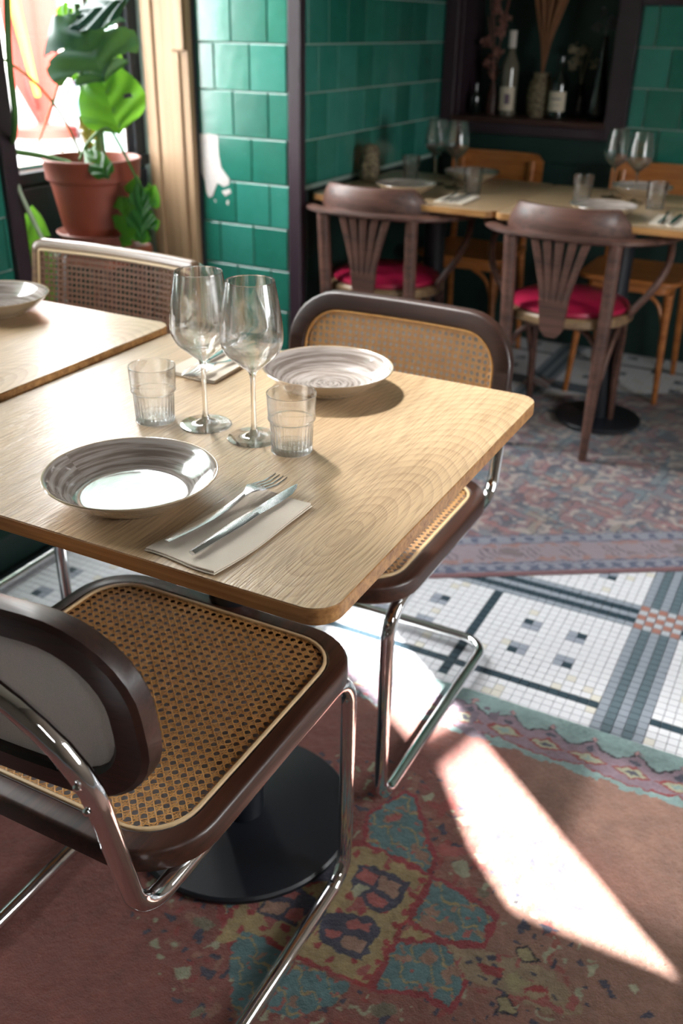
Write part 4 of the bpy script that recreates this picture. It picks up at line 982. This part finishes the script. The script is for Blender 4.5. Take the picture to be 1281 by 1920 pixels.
v2 = empty('flower_vase', (-1.112, 4.33, zb), 0, 'slim dark vase with pale dried flowers behind the dark wine bottle', 'vase')
MB().lathe([(.001, 0), (.022, 0), (.026, .04), (.020, .10), (.012, .13), (.001, .128)], 24).build('vase_body', M['darkglass'], v2)
mb = stems(MB(), (0, 0, .12), 4, .16, .07, .0014, 8)
for k, (x, z) in enumerate(((-.03, .22), (-.05, .19), (-.01, .25), (.05, .21), (-.045, .26))): blob(mb, (x, 0, z), .022, 40 + k)
mb.build('dried_flowers', M['dryw'], v2)
v3 = empty('flower_vase', (-1.02, 4.27, zb), 0, 'tall black bottle vase with grey flower heads at the right of the niche', 'vase')
MB().lathe([(.001, 0), (.036, 0), (.040, .03), (.032, .12), (.016, .22), (.012, .30), (.015, .31), (.001, .308)], 24).build('vase_body', M['darkglass'], v3)
mb = stems(MB(), (0, 0, .30), 4, .09, .05, .0014, 9)
for k in range(5): blob(mb, (random.uniform(-.045, .03), 0, .34 + random.uniform(-.02, .07)), .018, 60 + k)
mb.build('dried_flowers', plain('grey_flower_heads', '#6f6f72', .9), v3)

# ------------------------------------------------------------------ monstera in the window bay
PX, PY = -2.023, 2.30
def leaf_mb(L=.2, W=.17, slits=5, slit_w=.35, cup=.12, droop=.25, hole=None, seed=0):
    rr = random.Random(seed); nu, nv = 44, 9; mb = MB(); idx = {}
    def wid(t): return W / 2 * (math.sin(math.pi * min(1, t * .93 + .07)) ** .62) * (1.0 if t < .5 else (1 - ((t - .5) / .5) ** 3.2))
    for s in (-1, 1):
        for i in range(nu + 1):
            t = i / nu
            for j in range(nv + 1):
                v = j / nv; w_ = wid(t) * v
                back = .10 * L * (v ** 1.4) * (1 - t) ** 2
                x = t * L - back * 1.4 + .12 * L * v * v * t * (1 - t) * 2
                z = -cup * w_ * v - droop * L * (t ** 2) * .5 + .004 * math.sin(v * 9 + t * 20)
                idx[(s, i, j)] = len(mb.v); mb.v.append((x, s * w_, z))
        for i in range(nu):
            t = (i + .5) / nu
            for j in range(nv):
                v = (j + .5) / nv
                if slits and v > .42:
                    ph = (t * (slits + .6) + .25 * v) % 1
                    if ph < slit_w * (v - .38) * 1.5 and .12 < t < .93: continue
                if hole and abs(t - hole[0]) < .035 and abs(v - hole[1]) < .14 and s == hole[2]: continue
                q = (idx[(s, i, j)], idx[(s, i + 1, j)], idx[(s, i + 1, j + 1)], idx[(s, i, j + 1)])
                mb.f.append(q if s > 0 else q[::-1])
    return mb
plant = empty('potted_monstera', (PX, PY, 0), 0, 'monstera plant in a terracotta pot standing in the window bay', 'plant')
P0 = Vector((PX, PY, 0))
def leaf(base, tip, face, mat, **kw):
    b = Vector(base); d = Vector(tip) - b; L = d.length; x = d.normalized(); n = Vector(face).normalized(); n = (n - x * n.dot(x)).normalized(); y = n.cross(x)
    mb = leaf_mb(L=L, **kw); m = Matrix((x, y, n)).transposed()
    mb.v = [tuple(b + m @ Vector(p) - P0) for p in mb.v]
    return mb.build('leaf', M[mat], plant, smooth=60)
CF = (.55, -1, .45)
leaf((-1.985, 2.24, 1.275), (-1.865, 2.20, 1.120), (.3, -.8, .75), 'leafd', W=.27, slits=2, slit_w=.26, cup=.35, droop=.2)
leaf((-1.985, 2.24, 1.262), (-1.80, 2.25, 1.33), (.2, -.8, .7), 'leafd', W=.11, slits=0, cup=.2, droop=.2)
leaf((-1.985, 2.24, 1.262), (-2.085, 2.20, 1.185), (-.2, -.8, .7), 'leafd', W=.10, slits=2, slit_w=.5, cup=.2, droop=.3)
leaf((-1.935, 2.27, 1.125), (-1.872, 2.25, .975), (.4, -1, .25), 'leafg', W=.20, slits=0, cup=.25, droop=.1, hole=(.45, .55, 1))
leaf((-2.075, 2.33, 1.29), (-2.115, 2.33, 1.185), (0, -1, .2), 'leafg', W=.11, slits=0, cup=.1, droop=.1)
leaf((-2.01, 2.38, 1.31), (-2.03, 2.38, 1.42), (0, -1, .2), 'leafg', W=.15, slits=3, cup=.1, droop=.1)
leaf((-1.975, 2.36, 1.18), (-2.03, 2.34, 1.04), (.1, -1, .2), 'leafm', W=.15, slits=0, cup=.1, droop=.1)
leaf((-2.06, 2.34, 1.19), (-2.085, 2.32, 1.10), (.1, -1, .2), 'leafg', W=.07, slits=0, cup=.1, droop=.1)
leaf((-1.957, 2.22, .930), (-1.858, 2.17, .878), (.2, -.6, .8), 'leafm', W=.07, slits=0, cup=.4, droop=.3)
leaf((-1.80, 2.25, .835), (-1.872, 2.22, .665), (.3, -1, .3), 'leafg', W=.15, slits=3, slit_w=.5, cup=.25, droop=.1)
leaf((-1.80, 2.25, .835), (-1.785, 2.20, .690), (.7, -1, .2), 'leafm', W=.09, slits=2, slit_w=.6, cup=.25, droop=.15)
leaf((-2.02, 2.27, 1.01), (-1.985, 2.25, .925), (.2, -1, .1), 'deadl', W=.05, slits=2, cup=.6, droop=.3)
leaf((-2.19, 2.16, .735), (-2.17, 2.14, .52), (.3, -1, .2), 'leafg', W=.17, slits=2, slit_w=.3, cup=.15, droop=.1)
leaf((-2.13, 2.15, .62), (-2.14, 2.13, .43), (.3, -1, .2), 'leafg', W=.13, slits=2, slit_w=.3, cup=.15, droop=.1)
def stalk(name, pts, r, mat):
    return MB().tube([tuple(q - P0) for q in bez(pts, 7)], r, 8).build(name, M[mat], plant)
stalk('support_pole', [(-1.99, 2.32, .88), (-2.0, 2.32, 1.1), (-2.02, 2.32, 1.45)], .006, 'cane_pole')
stalk('main_stem', [(-2.0, 2.30, .88), (-1.99, 2.30, 1.0), (-2.03, 2.31, 1.12), (-2.04, 2.32, 1.30)], .011, 'stem')
stalk('main_stem', [(-2.04, 2.30, .88), (-2.025, 2.29, 1.0), (-2.035, 2.30, 1.1), (-1.985, 2.25, 1.262)], .006, 'stem')
stalk('petiole', [(-2.06, 2.29, .89), (-2.0, 2.26, .94), (-1.915, 2.25, .99), (-1.87, 2.25, .945), (-1.82, 2.25, .86), (-1.80, 2.25, .83)], .004, 'stem')
stalk('petiole', [(-1.99, 2.32, .9), (-1.98, 2.31, 1.0), (-1.935, 2.27, 1.125)], .004, 'stem')
stalk('petiole', [(-2.12, 2.29, .91), (-2.205, 2.28, .915), (-2.16, 2.28, 1.0), (-2.09, 2.28, 1.12), (-2.075, 2.33, 1.29)], .0035, 'stem')
stalk('petiole', [(-2.05, 2.29, .90), (-2.10, 2.27, 1.02), (-2.15, 2.22, 1.11), (-2.12, 2.05, 1.19), (-2.05, 1.98, 1.24)], .004, 'stem')
stalk('aerial_root', [(-2.08, 2.27, .88), (-2.13, 2.20, .905), (-2.14, 2.10, .93), (-2.02, 2.0, .98), (-1.935, 1.93, 1.05), (-1.90, 1.90, 1.18), (-1.895, 1.92, 1.35)], .0085, 'stem')
stalk('aerial_root', [(-2.09, 2.06, .932), (-2.06, 2.03, .85), (-2.02, 2.03, .76), (-1.98, 2.03, .69), (-1.955, 2.04, .66), (-1.955, 2.05, .60)], .006, 'pale')
pk = lambda L: [(q * .86, .655 + (z - .66) * .88) for q, z in L]
MB().lathe(pk([(.001, .688), (.105, .688), (.112, .70), (.142, .86), (.150, .865), (.160, .872), (.164, .928), (.168, .932), (.166, .938), (.160, .938), (.156, .93), (.148, .87), (.12, .72), (.001, .71)]), 56).build('pot', M['terra'], plant, smooth=45)
MB().lathe(pk([(.001, .892), (.10, .895), (.15, .888)]), 40).build('soil', M['soil'], plant)
MB().lathe(pk([(.001, .660), (.118, .660), (.124, .665), (.142, .694), (.146, .698), (.141, .700), (.12, .680), (.001, .680)]), 48).build('saucer', M['saucer'], plant)
MB().lathe([(.001, .643), (.106, .643), (.108, .652), (.001, .6535)], 48).build('saucer', M['saucer'], plant)
st = empty('plant_stool', (PX, PY, 0), 0, 'brown wooden stool under the terracotta pot', 'stool')
MB().prism(rrect(.25, .22, .02, 4), .60, .642, .004).build('stool_top', plain('red_brown_wood', '#8a4a33', .5, 0, .2, 20), st)
for sx in (-1, 1):
    for sy in (-1, 1): MB().tube([(sx * .10, sy * .085, .10), (sx * .09, sy * .075, .60)], [.014, .017], 8).build('leg', M['shelf'], st)

# ------------------------------------------------------------------ outside the windows
aw = empty('sun_blocker', (0, 0, 0), 0, 'added canvas sheet blocking sun at the right-hand window, out of view', 'sun blocker')  # added unseen sheet that keeps direct sun out of the right window
MB().stack([[(1.53, y, 2.42), (2.95, y, 2.36), (2.95, y, 2.38), (1.53, y, 2.45)] for y in (-.08, 2.5)]).build('blocker_cloth', plain('blocker_canvas', '#c9c2b4', .9), aw)
for y in (-.05, 2.47): MB().tube([(1.53, y, 2.1), (2.93, y, 2.36)], .01, 8).build('blocker_arm', M['frame'], aw)
tag(MB().box(1.6, 30, -20, 30, -.2, -.1).build('pavement', M['asphalt'], smooth=0), kind='structure')
tag(MB().box(-40, -2.62, -10, 40, -.2, -.1).build('pavement', M['asphalt'], smooth=0), kind='structure')
hb = empty('building', (0, 0, 0), 0, 'pale building facade across the street, seen blurred through the window', 'building')
MB().box(-24, -22, 8, 40, -.1, 9).build('facade_wall', M['facade'], hb, smooth=0)
for k in range(6):
    for z in (1.0, 4.2): MB().box(-22.0, -21.95, 11 + 4 * k, 12.3 + 4 * k, z, z + 1.8).build('window', M['wglass'], hb, smooth=0)
pa = empty('closed_parasol', (-9.4, 9.85, -.1), 0, 'closed red street parasol with a yellow stripe, outside the window', 'parasol')
MB().lathe([(.001, .0), (.42, .0), (.42, .12), (.06, .16), (.04, .3)], 20).build('parasol_base', M['redcloth'], pa)
MB().lathe([(.06, .15), (.24, .6), (.30, 1.4), (.34, 2.2), (.26, 3.2), (.05, 4.0), (.001, 4.05)], 20, rib=lambda r, z, a: .25 * r * math.cos(5 * a)).build('folded_canopy', M['redcloth'], pa)
MB().tube([(.22, -.28, .5), (.12, -.36, 1.4), (.04, -.42, 2.4), (-.05, -.34, 3.4)], [.03, .06, .07, .05], 8).build('yellow_stripe', M['yellow'], pa)
cab = MB().bbox(-9.9, -9.4, 8.75, 9.05, -.1, 1.55, .02).build('street_cabinet', M['bluebox']); tag(cab, 'blue-grey street cabinet outside the window, left of the red parasol', 'cabinet')
car = empty('parked_car', (-7.9, 11.6, -.1), math.radians(45), 'dark blue-grey parked car low in the window view', 'car')
def carbody():
    st = [(-2.0, .35, .55), (-1.9, .25, .72), (-1.0, .22, .80), (-.6, .22, .84), (1.0, .22, .86), (1.9, .25, .80), (2.0, .35, .6)]
    return MB().stack([[(x, -.85, a), (x, .85, a), (x, .85, b - .08), (x, .75, b), (x, -.75, b), (x, -.85, b - .08)] for x, a, b in st])
carbody().build('car_body', M['carp'], car)
MB().stack([[(x, -w_, z), (x, w_, z), (x, w_ * .85, h), (x, -w_ * .85, h)] for x, w_, z, h in ((-.75, .7, .82, .86), (-.2, .72, .82, 1.22), (.9, .72, .82, 1.24), (1.5, .7, .82, .88))]).build('car_cabin', M['wglass'], car)
for sx in (-1.25, 1.3):
    for sy in (-.8, .8): MB().tube([(sx, sy - .09, .3), (sx, sy + .09, .3)], .3, 18).build('wheel', M['rubber'], car)
